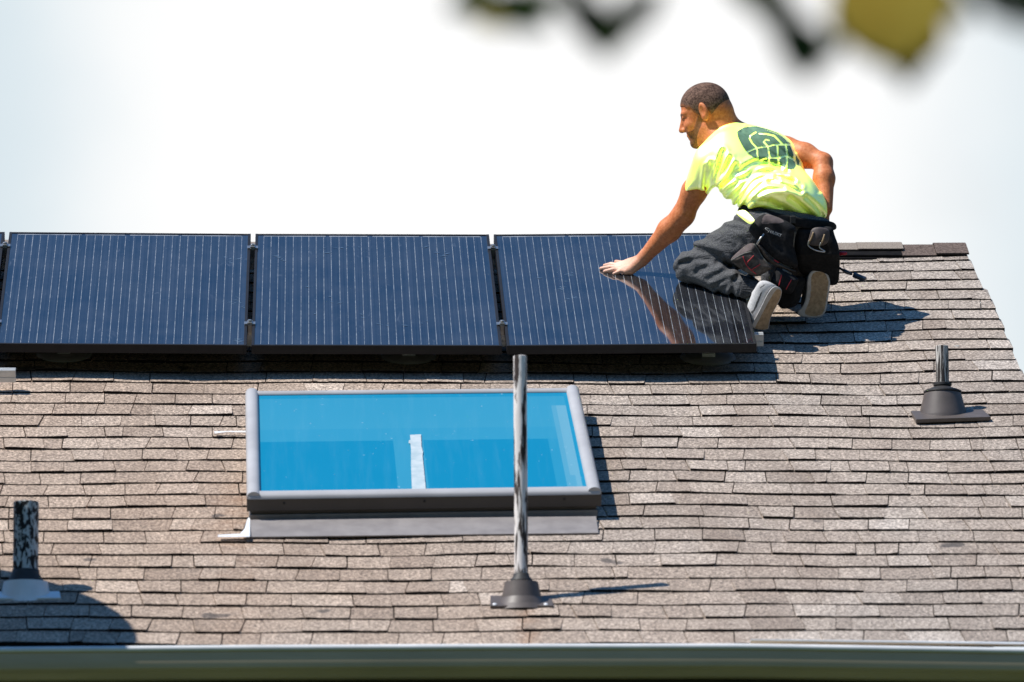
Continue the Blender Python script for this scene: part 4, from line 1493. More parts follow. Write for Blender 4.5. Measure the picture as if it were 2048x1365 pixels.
def build_trousers():
    fl = Field((-0.38, -0.34, -0.36), (0.42, 0.60, 0.10), 0.0036)
    fl.cone(hipL, kneeL, 0.118, 0.078, 0.03)
    fl.cone(hipR, kneeR, 0.118, 0.078, 0.03)
    fl.ell((hipL + hipR) / 2 + np.array([0.0, 0.0, 0.02]), (0.185, 0.13, 0.13), None, 0.05)
    fl.ell(waist + np.array([0.01, 0, -0.03]), (0.18, 0.12, 0.09), None, 0.05)
    fl.cone(kneeL, kneeL * 0.5 + ankL * 0.5, 0.070, 0.066, 0.022)
    fl.cone(kneeL * 0.5 + ankL * 0.5, ankL, 0.066, 0.048, 0.02)
    fl.cone(kneeR, ankR, 0.066, 0.048, 0.02)
    P = poly_l(smooth_poly(TRO, 2))
    fl.smax(fl.poly2(P), 0.035)
    # resting on the panel: flatten underneath
    X, Y, Z = fl.grid(np.zeros(3, int), fl.n)
    p0 = wl(W(1.7, 0.8, WP - 0.001))
    side = (X * RN_L[0] + Y * RN_L[1] + Z * RN_L[2]) - p0 @ RN_L
    edge = wl(W(2.0, 0.8, 0.14))[0] + 0.0 * X
    wedge = np.where(X < wl(at(1512, 640, 27.9))[0], -side, -side - 0.14)
    fl.smax(wedge.astype(np.float32), 0.01)
    L = []
    for pts, a, w in [([(560, 590), (470, 520), (330, 470), (230, 450)], .012, .016), ([(690, 660), (620, 600), (540, 560)], .012, .012),
                      ([(400, 250), (520, 275), (690, 280)], .004, .012), ([(330, 350), (480, 375), (600, 420)], .005, .014),
                      ([(250, 420), (400, 455), (520, 520)], .004, .012), ([(420, 300), (560, 340), (690, 400)], .004, .014), ([(170, 560), (300, 520), (400, 540)], .007, .010),
                      ([(120, 640), (160, 580), (240, 560)], .006, .012), ([(300, 640), (380, 590), (480, 560)], .0045, .010), ([(390, 700), (480, 650), (570, 610)], .005, .011),
                      ([(450, 750), (540, 700), (600, 680)], .0045, .010), ([(590, 830), (600, 740), (640, 670)], .009, .010), ([(200, 700), (330, 740), (470, 770)], .005, .010),
                      ([(480, 800), (560, 740), (600, 700)], .006, .009), ([(500, 180), (600, 210), (720, 240)], .006, .010)]:
        L.append(([c2(x, y) for x, y in pts], a, w))
    folds(fl, L)
    # ankle cut
    fl.plane(loc(1493, 577, 27.9), unit(ankL - kneeL) * 1.0, 0.004) if False else None
    return field_obj('trousers', fl, M['trousers'], person, label='dark grey sweat trousers')


tro, TV, TF = build_trousers()
bvt = BVHTree.FromPolygons([tuple(p) for p in l2w(TV)], [tuple(int(i) for i in f) for f in TF])

# ribbed cuff of the left leg
axc = unit(ankL - kneeL)


def build_cuff():
    a = loc(1490, 574, 27.845); b = loc(1512, 581, 27.82)
    fl = Field(np.minimum(a, b) - 0.10, np.maximum(a, b) + 0.10, 0.0028)
    fl.cone(a, b, 0.047, 0.043, 0)
    X, Y, Z = fl.grid(np.zeros(3, int), fl.n)
    ang = np.arctan2((Z - a[2]) * 1.0, (Y - a[1]) * 1.0)
    fl.D = (fl.D + 0.0016 * np.sin(ang * 34)).astype(np.float32)
    fl.smax(fl.poly2(poly_l([(1487, 552), (1500, 555), (1523, 563), (1512, 580), (1492, 600), (1482, 601), (1478, 590)])), 0.008)
    field_obj('cuff', fl, M['rib'], tro)


build_cuff()


# ------------------------------------------------------------------ shoes
def shoe(name, label, upper_poly, sole_poly, rim_poly, n, hc, tc, base_dep, dark):
    """upper grown behind a sole whose outline is read in the photo; the sole plane has normal n (towards the ground)"""
    n = unit(n); c0 = loc(*hc); c1_ = loc(*tc)
    root_parent = person
    pts = np.array([c0, c1_])
    lo, hi = pts.min(0) - 0.17, pts.max(0) + 0.17
    fl = Field(lo, hi, 0.0030)
    up = -n
    a = unit(c1_ - c0)
    fl.cone(c0 + up * 0.058, c1_ + up * 0.052, 0.047, 0.045, 0.02)
    fl.cone(c0 + up * 0.085 - a * 0.0, c0 + up * 0.12 + a * 0.02, 0.042, 0.042, 0.02)
    fl.cone(c1_ + up * 0.045, c1_ + a * 0.05 + up * 0.085, 0.043, 0.034, 0.02)
    if upper_poly: fl.smax(fl.poly2(poly_l(smooth_poly(upper_poly, 2), base_dep)), 0.012)
    d0 = c0 @ n
    X, Y, Z = fl.grid(np.zeros(3, int), fl.n)
    hgt = (X * n[0] + Y * n[1] + Z * n[2]) - d0
    fl.smax((hgt + 0.022).astype(np.float32), 0.004)

    def mf(Cn):
        return dark(Cn) if dark else np.zeros(len(Cn))
    up_o, _, _ = field_obj(name, fl, [M['shoe'], M['shoe_dark'], M['shoe_stripe']], root_parent, matfn=mf, label=label)
    # sole: slab under the upper
    fs = Field(lo, hi, 0.0027)
    fs.cone(c0 + n * -0.012, c1_ + n * -0.012, 0.075, 0.078, 0)
    fs.cone(c1_ + n * -0.012, c1_ + a * 0.05 + up * 0.03, 0.07, 0.06, 0.01)
    fs.smax(fs.poly2(poly_l(smooth_poly(rim_poly, 2), base_dep)), 0.006)
    X, Y, Z = fs.grid(np.zeros(3, int), fs.n)
    hgt = (X * n[0] + Y * n[1] + Z * n[2]) - d0
    fs.smax(np.abs(hgt + 0.012).astype(np.float32) - 0.014, 0.006)
    sp = poly_l(smooth_poly(sole_poly, 2), base_dep)

    def ms(Cn):
        ins = poly_sdf(Cn[:, 0], Cn[:, 2], sp) < 0
        fac = (Cn @ n - d0) > -0.007
        return (ins & fac).astype(int)
    field_obj('sole', fs, [M['midsole'], M['outsole']], up_o, matfn=ms, label='dirty tan rubber sole with white rim')
    return up_o


def z5(cx, cy):
    return (1420 + cx / 7.377, 560 + cy / 7.377)


lu = [z5(*p) for p in [(500, 300), (560, 250), (650, 150), (700, 60), (740, 15), (820, 10), (900, 40), (1000, 100), (1040, 150), (980, 260), (900, 400), (760, 600), (640, 680), (610, 660), (590, 560), (560, 460), (530, 370)]]
ls = [z5(*p) for p in [(1000, 135), (1045, 150), (1055, 190), (1030, 280), (985, 370), (930, 470), (885, 570), (868, 660), (860, 720), (800, 738), (710, 728), (655, 715), (690, 650), (740, 560), (800, 440), (870, 310), (930, 210), (970, 150)]]
lr = [z5(*p) for p in [(940, 95), (1010, 100), (1055, 140), (1062, 190), (1036, 290), (990, 375), (936, 475), (890, 575), (874, 665), (866, 728), (800, 745), (700, 735), (615, 700), (612, 660), (650, 590), (700, 500), (760, 380), (820, 250), (880, 150)]]


def dark_left(Cn):
    st = poly_l([z5(*p) for p in [(600, 470), (640, 440), (700, 290), (740, 200), (770, 170), (745, 260), (700, 370), (650, 470), (620, 500)]], 27.82)
    st2 = poly_l([z5(*p) for p in [(735, 110), (790, 70), (826, 58), (800, 85), (745, 122)]], 27.82)
    return np.where((poly_sdf(Cn[:, 0], Cn[:, 2], st) < 0) | (poly_sdf(Cn[:, 0], Cn[:, 2], st2) < 0), 2, 0)


shoe('shoe', 'left shoe, light grey upper with a darker stripe, heel raised beside the panel edge', lu, ls, lr, (.62, -.62, -.48), (1552, 590, 27.70), (1527, 642, 27.745), 27.73, dark_left)
ru = [(1603, 618), (1600, 606), (1602, 580), (1610, 552), (1618, 536), (1630, 529), (1645, 529), (1656, 540), (1660, 560), (1654, 600), (1640, 630), (1610, 634)]
rs = [(1624, 548), (1634, 543), (1645, 543), (1653, 551), (1657, 563), (1655, 585), (1652, 605), (1649, 622), (1643, 631), (1630, 633), (1615, 632), (1608, 627), (1614, 614), (1620, 598), (1622, 580), (1622, 560)]
rrim = [(1617, 548), (1627, 539), (1638, 536.5), (1650, 541), (1658, 552), (1661, 566), (1658, 588), (1655, 606), (1652, 624), (1645, 634), (1630, 636.5), (1610, 635), (1596, 632), (1594, 624), (1603, 617), (1610, 604), (1613, 585), (1614, 562)]


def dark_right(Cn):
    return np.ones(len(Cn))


shoe('shoe', 'right shoe with its whole tan sole turned to the camera', ru, rs, rrim, (.16, -.95, -.27), (1636, 556, 27.92), (1628, 616, 27.96), 27.93, dark_right)

# ------------------------------------------------------------------ tool belt (worn, a thing of its own)
belt = empty('tool_belt', Vector(l2w(loc(1580, 440, 27.8))), 'black tool belt with pouches hanging at the back of the kneeling worker', 'tool belt')


def pouch(name, poly, front, thick, bulge, mats, parent=belt, label=None, matfn=None, fold=None, rnd=0.010, h=0.0030, tiltx=0.0, tiltz=0.0, it=2):
    P = poly_l(smooth_poly(poly, it), front)
    fr = loc(1580, 480, front)[1]
    lo = np.array([P[:, 0].min() - 0.02, fr - bulge - 0.05, P[:, 1].min() - 0.02]); hi = np.array([P[:, 0].max() + 0.02, fr + thick + 0.08, P[:, 1].max() + 0.02])
    fl = Field(lo, hi, h)
    d2 = fl.poly2(P)
    X, Y, Z = fl.grid(np.zeros(3, int), fl.n)
    ins = np.clip(-d2 / 0.035, 0, 1)
    cx, cz = P[:, 0].mean(), P[:, 1].mean()
    ft = fr - bulge * (1 - (1 - ins) ** 2) + tiltx * (X - cx) + tiltz * np.minimum(Z - cz, 0)
    wob = 0.003 * np.sin(70 * X + 40 * Z) * np.sin(55 * Z - 30 * X)
    ft = ft + wob
    d = np.maximum(d2, np.maximum(ft - Y, Y - (fr + thick)))
    fl.D = np.broadcast_to(d, fl.n).astype(np.float32).copy()
    fl.smax(d2 + 0 * Y, rnd)
    if fold: folds(fl, fold, front)
    o, V, Fc = field_obj(name, fl, mats, parent, matfn=matfn, label=label)
    return o, BVHTree.FromPolygons([tuple(p) for p in l2w(V)], [tuple(int(i) for i in f) for f in Fc])


def strip(name, pts, tree_, rad, mat, parent, off=0.001, n=6, dep=None, label=None):
    mb = MB()
    sp = smooth_line(pts, 1)
    Q = []
    for x, y in sp:
        p = on_cloth(tree_, x, y, off) if tree_ is not None else at(x, y, dep)
        if p is not None: Q.append(p)
    if len(Q) < 2: return None
    mb.tube(Q, rad, n)
    return mb.build(name, mat, parent, label=label)


# belt band round the waist
fl = Field((-0.20, -0.36, -0.13), (0.40, 0.30, 0.12), 0.0034)
fl.ell(waist + np.array([0.01, 0, -0.02]), (0.197, 0.14, 0.17), None, 0)
fl.ell((hipL + hipR) / 2 + np.array([0.0, 0.0, 0.03]), (0.192, 0.138, 0.13), None, 0.06)
band = [(1440, 438), (1450, 418), (1480, 409), (1520, 414), (1560, 428), (1600, 436), (1640, 441), (1672, 444), (1676, 462), (1640, 462), (1600, 456), (1560, 446), (1530, 434), (1500, 428), (1470, 432)]
fl.smax(fl.poly2(poly_l(smooth_poly(band, 2), 27.83)), 0.005)
bo, BVv, BFc = field_obj('belt_band', fl, [M['nylon']], belt)

mapz = lambda pts: [(1440 + x / 6.5, 390 + y / 6.5) for x, y in pts]
big, t_big = pouch('pouch', mapz([(360, 430), (470, 300), (560, 235), (660, 250), (800, 300), (940, 370), (1010, 440), (960, 560), (960, 640), (1000, 780), (1030, 930), (960, 980), (820, 920), (700, 860), (600, 760), (480, 600), (380, 500)]),
                   27.80, 0.10, 0.030, [M['nylon'], M['pad']], label='large black pouch with a small white logo',
                   matfn=lambda C: ((poly_sdf(C[:, 0], C[:, 2], poly_l(smooth_poly(mapz([(530, 380), (570, 260), (650, 245), (780, 300), (850, 350), (780, 370), (680, 365), (590, 385)]), 2), 27.75)) < 0)).astype(int))
strip('edge_binding', mapz([(365, 430), (360, 520), (420, 560), (480, 600), (600, 740), (720, 850), (840, 920), (960, 960), (1030, 950), (1030, 890), (990, 760), (950, 620), (975, 480)]), t_big, 0.0028, M['piping'], big)
lp_, t_lp = pouch('tool_pocket', mapz([(110, 850), (220, 740), (340, 640), (420, 615), (480, 650), (520, 740), (600, 850), (680, 930), (700, 960), (640, 990), (560, 1040), (480, 1080), (380, 1040), (280, 990), (190, 910)]),
                  27.785, 0.09, 0.030, [M['nylon_grey'], M['pad']], label='brownish pocket with red stitching',
                  matfn=lambda C: (poly_sdf(C[:, 0], C[:, 2], poly_l(mapz([(105, 860), (330, 630), (430, 610), (450, 690), (300, 760), (160, 850)]), 27.72)) < 0).astype(int))
for pts in ([(300, 800), (330, 890), (380, 960), (470, 1030)], [(345, 890), (440, 790)], [(410, 975), (520, 905)]):
    strip('red_stitching', mapz(pts), t_lp, 0.0021, M['redthread'], lp_)
strip('edge_binding', mapz([(105, 860), (160, 850), (300, 765), (410, 740)]), t_lp, 0.0022, M['piping'], lp_)
strip('edge_binding', mapz([(440, 640), (490, 700), (540, 800), (620, 900), (690, 940)]), t_lp, 0.0030, M['piping'], lp_)
mp_, t_mp = pouch('tool_pocket', mapz([(470, 640), (530, 640), (620, 740), (720, 840), (830, 910), (950, 970), (1010, 990), (990, 1020), (860, 980), (740, 930), (640, 900), (560, 800)]),
                  27.79, 0.08, 0.020, [M['nylon_grey']], label='open pocket mouth with grey binding')
strip('edge_binding', mapz([(520, 640), (600, 720), (720, 840), (850, 920), (1010, 975)]), t_mp, 0.0032, M['piping'], mp_)
for pts in ([(520, 645), (545, 672)], [(700, 845), (770, 885)], [(990, 985), (1010, 970)]):
    strip('red_stitching', mapz(pts), t_mp, 0.003, M['redthread'], mp_)
fp_, t_fp = pouch('tool_pocket', mapz([(640, 1130), (700, 1010), (730, 930), (840, 970), (960, 1040), (1040, 1090), (1000, 1180), (960, 1260), (930, 1300), (840, 1290), (740, 1240)]),
                  27.79, 0.10, 0.030, [M['nylon']], label='lower black pocket with two red lines of stitching')
strip('edge_binding', mapz([(725, 935), (840, 985), (960, 1050), (1050, 1085)]), t_fp, 0.0042, M['piping'], fp_)
for pts in ([(800, 1040), (785, 1110), (765, 1185)], [(930, 1100), (890, 1170), (860, 1230)]):
    strip('red_stitching', mapz(pts), t_fp, 0.0022, M['redthread'], fp_)
# black side pouch at his right hip and a black filler for the shaded gap between the shoes
pouch('pouch', [(1585, 452), (1610, 450), (1640, 452), (1666, 452), (1670, 470), (1678, 490), (1681, 510), (1681, 548), (1677, 575), (1662, 579), (1640, 560), (1612, 556), (1596, 545), (1588, 500)],
      27.865, 0.12, 0.020, [M['nylon']], label='black pouch at the right hip', tiltz=-1.0)
pouch('pouch', [(1548, 580), (1560, 560), (1600, 548), (1614, 560), (1606, 585), (1598, 612), (1575, 620), (1556, 618)], 27.90, 0.14, 0.015, [M['nylon']], label='black filler standing in for the shade between the two shoes')
ht, t_ht = pouch('hammer_loop', mapz([(1190, 405), (1420, 425), (1440, 520), (1400, 660), (1250, 680), (1120, 650), (1150, 560)]), 27.80, 0.04, 0.008, [M['leather']], label='brown leather tab with a wire hammer loop')
for pts in ([(1215, 485), (1190, 560), (1155, 620), (1145, 655)], [(1360, 515), (1335, 600), (1300, 650), (1290, 685)]):
    strip('leather_strip', mapz(pts), t_ht, 0.0035, M['tan'], ht, 0.002)
mb = MB()
mb.tube([at(x, y, 27.775) for x, y in smooth_line(mapz([(1155, 600), (1140, 660), (1190, 700), (1270, 735), (1360, 745), (1365, 735)]), 2)], 0.0028, 8)
mb.tube([at(x, y, 27.775) for x, y in smooth_line(mapz([(1310, 620), (1285, 685), (1330, 715), (1365, 735)]), 2)], 0.0024, 8)
mb.build('wire_loop', M['steel'], ht)
# buckle at the back of the band
tb = BVHTree.FromPolygons([tuple(p) for p in l2w(BVv)], [tuple(int(i) for i in f) for f in BFc])
mb = MB()
p = on_cloth(tb, 1586, 440, 0.004) or at(1586, 440, 27.82)
mb.box(p, 0.012, 0.006, 0.016, 0, Matrix((PX, PYD, PZ)).transposed())
mb.build('buckle', M['rubber'], belt, bevel=0.003)


# printed logo: dog head outline and the word on the pouch
def logo():
    fc = bpy.data.curves.new('txt', 'FONT'); fc.body = 'HUSKY'; fc.size = 1.0; fc.offset = 0.018
    ob = bpy.data.objects.new('txt', fc); COL.objects.link(ob)
    dg = bpy.context.evaluated_depsgraph_get()
    me = bpy.data.meshes.new_from_object(ob.evaluated_get(dg))
    bpy.data.objects.remove(ob)
    co = np.array([v.co[:] for v in me.vertices]); fcs = [tuple(p.vertices) for p in me.polygons]
    x0, x1 = co[:, 0].min(), co[:, 0].max(); y0, y1 = co[:, 1].min(), co[:, 1].max()
    a, b = mapz([(655, 478), (800, 530)])
    ux, uy = np.array(b) - np.array(a)
    L = math.hypot(ux, uy); ux, uy = ux / L, uy / L
    hgt = 6.2
    mb = MB(); vs = []
    for c in co:
        s_ = (c[0] - x0) / (x1 - x0) * L; t_ = ((c[1] - y0) / (y1 - y0) - 0.5) * hgt
        px, py = a[0] + ux * s_ + uy * t_, a[1] + uy * s_ - ux * t_
        vs.append(on_cloth(t_big, px, py, 0.0025) or at(px, py, 27.7))
    mb.add(vs, fcs, 0)
    for pts in ([(585, 435), (610, 432), (650, 452), (640, 470), (625, 488)], [(585, 435), (600, 452), (618, 462), (640, 485)]):
        q = [on_cloth(t_big, x, y, 0.0025) or at(x, y, 27.7) for x, y in mapz(pts)]
        mb.tube(q, 0.0014, 5)
    bpy.data.meshes.remove(me)
    mb.build('printed_logo', M['logo_white'], big, label='white word HUSKY with a small dog head emblem')


logo()

# tools carried in the belt
t = empty('nut_driver', at(1705, 552, 27.9), 'dark blue nut driver sticking out of the right side of the tool belt', 'hand tool')
mb = MB()
mb.tube([at(1668, 530, 27.93), at(1690, 543, 27.91), at(1704, 549.5, 27.90)], 0.0048, 10)
mb.tube([at(1686, 540.5, 27.912), at(1692, 543.8, 27.908), at(1702, 548.5, 27.90)], [0.007, 0.0085, 0.006], 12)
mb.build('shaft', M['blue_tool'], t)
mb = MB()
mb.tube([at(1706, 549.5, 27.90), at(1708, 550.3, 27.90), at(1730, 559.5, 27.885), at(1731.5, 560, 27.884)], [0.0085, 0.0112, 0.0112, 0.0105], 16)
mb.build('socket', M['blue_tool'], t)
mb = MB()
mb.tube([at(1672, 508, 27.93), at(1690, 507, 27.92), at(1694.5, 507, 27.92)], [0.0075, 0.0075, 0.005], 12)
tag(mb.build('marker', M['red_plastic']), 'red capped marker poking out of the right hip pouch', 'marker')
mb = MB()
mb.tube([at(*mapz([(475, 650)])[0], 27.75), at(*mapz([(525, 570)])[0], 27.757), at(*mapz([(572, 508)])[0], 27.76)], [0.0045, 0.0045, 0.0035], 10)
tag(mb.build('screwdriver', M['steel']), 'thin metal tool standing upright in the brown pocket of the tool belt', 'hand tool')
# ================================================================== small things, foreground leaves, sky, sun and camera
mb = MB()
c = on_roof(1912, 694, 0.012)
mb.add([c + Vector((-.012, -.014, -.004)), c + Vector((.011, -.016, -.004)), c + Vector((.013, .016, .003)), c + Vector((-.010, .018, .004)),
        c + Vector((-.011, -.013, .001)), c + Vector((.010, -.015, .003)), c + Vector((.012, .015, .008)), c + Vector((-.009, .017, .007))],
       [(0, 1, 2, 3), (4, 5, 6, 7), (0, 1, 5, 4), (1, 2, 6, 5), (2, 3, 7, 6), (3, 0, 4, 7)], 0)
scrap = mb.build('paper_scrap', M['tape'])
tag(scrap, 'small white scrap lying on the shingles above the right hand vent pipe', 'scrap')

SUN = Vector((-0.495, -0.152, 0.774)).normalized()      # towards the sun

# ---- unseen round disc added outside the left edge to shade the lower left shingles
disc_c = W(-1.42, -3.12, 0) + SUN * 1.35
root = empty('shadow_caster', W(-1.55, -2.9, 0), 'unseen round disc beyond the left edge, added to throw the curved shadow on the lower left shingles', 'shadow caster')
mb = MB()
prof = [(0.0, 0.0)] + [(0.86 * k / 10, 0.10 * (k / 10) ** 2) for k in range(1, 11)] + [(0.87, 0.105), (0.86, 0.09)] + [(0.86 * k / 10, 0.10 * (k / 10) ** 2 - 0.012) for k in range(9, 0, -1)] + [(0.0, -0.012)]
mb.lathe(disc_c, SUN, prof, 56)
mb.build('shadow_disc', M['siding'], root)
mb = MB()
foot = W(-2.0, -2.9, 0.0)
mb.tube([foot, foot + Vector((0, 0, 0.75)), disc_c - SUN * 0.03], 0.024, 12)
mb.tube([disc_c - SUN * 0.0 + Vector((0, 0, -0.58)), disc_c + SUN * 0.45], 0.012, 8)
mb.build('caster_post', M['skyframe'], root)

# ---- leaves hanging into the top of the frame, close to the camera and out of focus
leafm = NT('tree leaf')
co = leafm.coords('Object')
lc = leafm.ramp(leafm.attr('leaf').outputs['Fac'], [(0.0, (0.010, 0.018, 0.005)), (0.5, (0.040, 0.075, 0.012)), (0.75, (0.12, 0.13, 0.015)), (1.0, (0.70, 0.50, 0.08))])
lb = leafm.bsdf(lc, 0.5, 0, 0.4)
tr = leafm.t.nodes.new('ShaderNodeBsdfTranslucent'); leafm.l(lc, tr.inputs[0])
mx = leafm.t.nodes.new('ShaderNodeMixShader'); mx.inputs[0].default_value = 0.55
leafm.l(lb.outputs[0], mx.inputs[1]); leafm.l(tr.outputs[0], mx.inputs[2]); leafm.l(mx.outputs[0], leafm.out.inputs[0])
M['leaf'] = leafm.mat
M['bark'] = simple('grey brown bark', (0.05, 0.04, 0.03), (0.03, 0.025, 0.02), 40, 0.9)


def leaf(mb, attr, px, py, dep, L, wid, ang, tilt, tone, rr):
    """one pointed leaf, centred at a place in the tree, ang in the view plane"""
    C = at(px, py, dep)
    a = (cr * math.cos(ang) + cu * math.sin(ang)).normalized()
    b = (a.cross(fw)).normalized()
    b = (b * math.cos(tilt) + fw * math.sin(tilt)).normalized()
    nrm = a.cross(b)
    N = 8
    vs = []
    for k in range(N + 1):
        t = k / N
        w = wid * math.sin(math.pi * min(1, t ** 0.8)) ** 0.7 * (1 - 0.15 * t)
        p = C + a * (L * (t - 0.5)) - nrm * (0.12 * L * (t - 0.5) ** 2)
        vs += [p - b * w * 0.5 + nrm * w * 0.12, p, p + b * w * 0.5 + nrm * w * 0.12]
    fs = []
    for k in range(N):
        o = 3 * k
        fs += [(o, o + 1, o + 4, o + 3), (o + 1, o + 2, o + 5, o + 4)]
    mb.add(vs, fs, 0, True)
    attr += [tone] * (len(fs))


rr = random.Random(3)
mbt = MB(); lat = []
LEAVES = [  # px, py, depth, length, width, angle(deg), tone
    (1010, 12, 7.4, .070, .050, -165, .12), (985, 38, 7.3, .050, .034, 172, .86), (1045, 22, 7.2, .075, .048, -20, .15), (1080, -6, 7.5, .06, .04, 10, .2), (940, -6, 7.6, .065, .045, -150, .25),
    (1160, 14, 7.2, .075, .042, -62, .1), (1190, 48, 7.2, .070, .052, -75, .10), (1213, 66, 7.2, .055, .062, -95, .28), (1242, 42, 7.3, .075, .040, 52, .1), (1278, 12, 7.3, .075, .042, 30, .12), 
    (1535, 0, 7.1, .095, .050, -55, .42), (1568, 48, 7.1, .085, .046, -70, .35), (1600, 98, 7.1, .072, .068, -85, .28), (1642, 96, 7.2, .055, .036, 25, .10), (1510, -18, 7.4, .08, .045, -30, .2),
    (1715, 50, 7.0, .070, .058, -65, .22), (1740, 20, 6.95, .11, .080, -88, .86), (1790, 12, 6.9, .125, .125, -92, 1.0), (1838, 22, 6.95, .105, .080, -105, .92), (1765, 90, 6.95, .055, .055, -75, .35),
    (1812, 118, 7.0, .062, .062, -95, .03), (1738, 84, 7.1, .055, .045, -50, .05), (1853, 84, 7.0, .062, .042, -125, .05), (1684, 10, 7.0, .07, .042, -100, .2), (1795, 92, 7.0, .06, .05, -80, .25),
    (1890, 2, 7.0, .075, .045, -20, .3), (2040, 6, 6.4, .075, .05, -60, .03), (1975, -30, 6.6, .08, .05, -60, .1), 
    (2085, -30, 6.6, .09, .06, -90, .1)]
for (px, py, dep, L, wd, ang, tn) in LEAVES:
    leaf(mbt, lat, px, py + 4, dep + .1, L * .95, wd * (1.25 if tn > .8 else 0.92), math.radians(ang + rr.uniform(-12, 12)), -0.85 + rr.uniform(-.45, .35) if tn > .8 else rr.uniform(-0.6, 0.6), min(1, max(0, tn + (rr.uniform(-.05, .22) if tn < .5 else 0))), rr)
tree = empty('tree_branch', at(1500, -160, 8.0), 'dark blurred leafy branch hanging into the top of the picture, with one yellow leaf', 'tree branch')
me = bpy.data.meshes.new('leaves'); me.from_pydata(mbt.v, [], mbt.f)
me.polygons.foreach_set('use_smooth', mbt.sm)
a_ = me.attributes.new('leaf', 'FLOAT', 'FACE'); a_.data.foreach_set('value', lat); me.update()
link('leaves', me, M['leaf'], tree)
mb = MB()
mb.tube([at(x, y, d) for x, y, d in ((2250, -190, 7.0), (1900, -150, 7.1), (1600, -135, 7.15), (1250, -125, 7.3), (950, -120, 7.5))], [.012, .010, .008, .005, .003], 8)
for x, y, d, x2, y2 in ((1560, -134, 7.15, 1540, -10), (1200, -124, 7.3, 1170, -8), (1780, -142, 7.1, 1785, -20), (1020, -121, 7.45, 1020, -5), (1900, -150, 7.1, 2030, -10)):
    mb.tube([at(x, y, d), at((x + x2) / 2, (y + y2) / 2 - 6, d), at(x2, y2, d)], [.0035, .0028, .002], 6)
mb.build('twig', M['bark'], tree)

# ---- sky: clear blue with a bright bank of cloud standing behind the house
world = bpy.data.worlds.new('World'); scene.world = world; world.use_nodes = True
nt = world.node_tree; nt.nodes.clear()
class WT(NT):
    def __init__(s, t): s.t = t
w_ = WT(nt)
out = nt.nodes.new('ShaderNodeOutputWorld'); bg = nt.nodes.new('ShaderNodeBackground'); bg2 = nt.nodes.new('ShaderNodeBackground')
mixs = nt.nodes.new('ShaderNodeMixShader')
sky = nt.nodes.new('ShaderNodeTexSky'); sky.sky_type = 'NISHITA'; sky.sun_disc = False
sky.sun_elevation = math.asin(SUN.z); sky.sun_rotation = math.atan2(SUN.x, SUN.y)
sky.altitude = 50; sky.air_density = 1.0; sky.dust_density = 0.0; sky.ozone_density = 3.0
tint = w_.mix(1.0, sky.outputs[0], (0.98, 1.60, 1.9), 'MULTIPLY'); nt.links.new(tint, bg.inputs[0]); bg.inputs[1].default_value = 0.08
tc = nt.nodes.new('ShaderNodeTexCoord')
sep = nt.nodes.new('ShaderNodeSeparateXYZ'); nt.links.new(tc.outputs['Generated'], sep.inputs[0])
az = w_.math('ARCTAN2', sep.outputs[0], sep.outputs[1])          # azimuth from +Y, towards +X
el = w_.math('ARCSINE', sep.outputs[2])
wob = w_.noise(tc.outputs['Generated'], 9.0, 4, 0.55)
wob2 = w_.noise(tc.outputs['Generated'], 26.0, 3, 0.5)
# cloud bank: low in the sky, behind the ridge
def smooth(x, a, b):
    nd = nt.nodes.new('ShaderNodeMapRange'); nd.interpolation_type = 'SMOOTHSTEP'
    nd.inputs[1].default_value = a; nd.inputs[2].default_value = b
    w_.val(x, nd.inputs[0]); return nd.outputs[0]
elw = w_.math('ADD', el, w_.math('MULTIPLY_ADD', wob, 0.24, -0.12))
top = w_.math('SUBTRACT', 1.0, smooth(elw, 0.30, 0.40))
front = smooth(sep.outputs[1], 0.80, 0.93)
mask = w_.math('MULTIPLY', top, front)
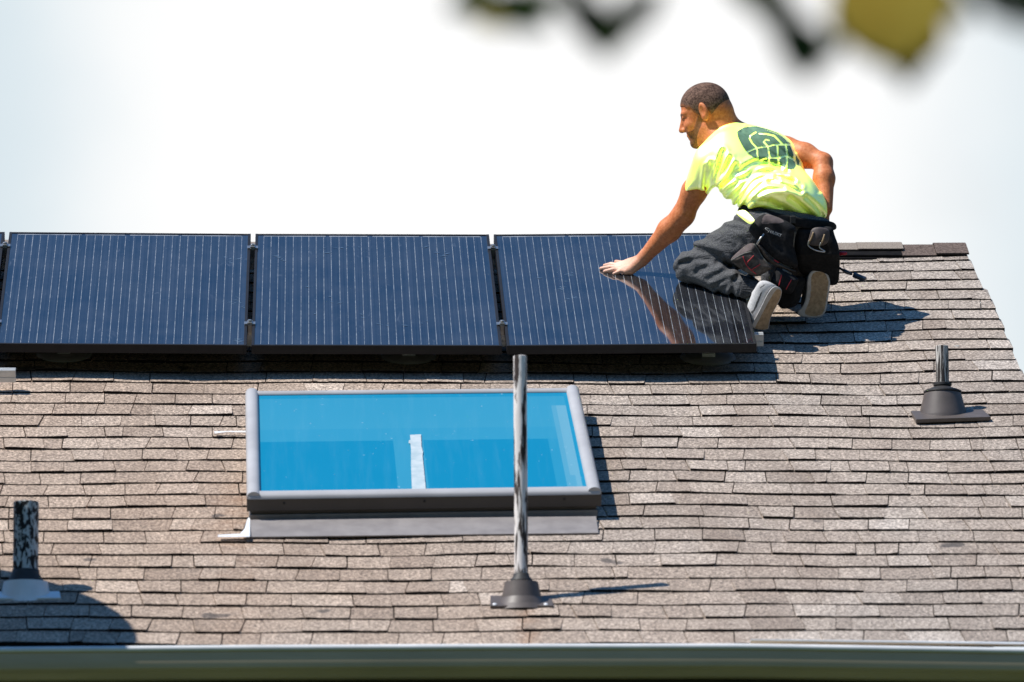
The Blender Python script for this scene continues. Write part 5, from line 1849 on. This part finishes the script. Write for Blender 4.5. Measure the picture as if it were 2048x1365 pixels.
# brightness inside the bank: whitest in the middle of the view, thin and bluish either side
azc = w_.math('ADD', az, w_.math('MULTIPLY_ADD', wob2, 0.020, -0.010))
left = w_.math('SUBTRACT', 1.0, smooth(azc, -0.050, -0.012))
right = smooth(azc, 0.082, 0.124)
edge = w_.math('ADD', left, right, clamp=True)
grey = w_.math('MULTIPLY', smooth(wob2, 0.50, 0.72), 0.35)
ccol = w_.mix(edge, (1.02, 1.02, 1.015), (0.70, 0.80, 0.855))
ccol = w_.mix(w_.math('MULTIPLY', grey, edge), ccol, (0.80, 0.78, 0.77))
nt.links.new(ccol, bg2.inputs[0]); bg2.inputs[1].default_value = 1.0
nt.links.new(mask, mixs.inputs[0]); nt.links.new(bg.outputs[0], mixs.inputs[1]); nt.links.new(bg2.outputs[0], mixs.inputs[2])
# added unseen dark belt round the horizon, cuts blue fill; open behind the house
bg3 = nt.nodes.new('ShaderNodeBackground'); bg3.inputs[0].default_value = (0.050, 0.052, 0.036, 1); bg3.inputs[1].default_value = 1.0
mixt = nt.nodes.new('ShaderNodeMixShader')
belt_m = w_.math('MULTIPLY', w_.math('SUBTRACT', 1.0, smooth(elw, 0.22, 0.42)), w_.math('SUBTRACT', 1.0, front))
nt.links.new(belt_m, mixt.inputs[0]); nt.links.new(mixs.outputs[0], mixt.inputs[1]); nt.links.new(bg3.outputs[0], mixt.inputs[2])
nt.links.new(mixt.outputs[0], out.inputs[0])

sl = bpy.data.lights.new('sun', 'SUN'); sl.energy = 5.5; sl.angle = math.radians(0.5); sl.color = (1.0, 0.955, 0.89)
so = bpy.data.objects.new('sun', sl); COL.objects.link(so)
so.rotation_euler = SUN.to_track_quat('Z', 'Y').to_euler(); so.location = (-20, -10, 40)

cam = bpy.data.cameras.new('camera'); co_ = bpy.data.objects.new('camera', cam); COL.objects.link(co_)
cam.sensor_width = 36; cam.lens = F_PX / 2048 * 36
cam.clip_start = 0.5; cam.clip_end = 3000
co_.matrix_world = Matrix((( cr.x, cu.x, -fw.x, CAM.x), (cr.y, cu.y, -fw.y, CAM.y), (cr.z, cu.z, -fw.z, CAM.z), (0, 0, 0, 1)))
cam.dof.use_dof = True; cam.dof.focus_distance = 27.9; cam.dof.aperture_fstop = 3.9; cam.dof.aperture_blades = 0
scene.camera = co_
scene.view_settings.view_transform = 'Standard'; scene.view_settings.look = 'None'
scene.view_settings.exposure = 0; scene.view_settings.gamma = 1
scene.render.engine = 'CYCLES'
scene.cycles.use_denoising = True
scene.cycles.max_bounces = 8
scene.cycles.sample_clamp_indirect = 8
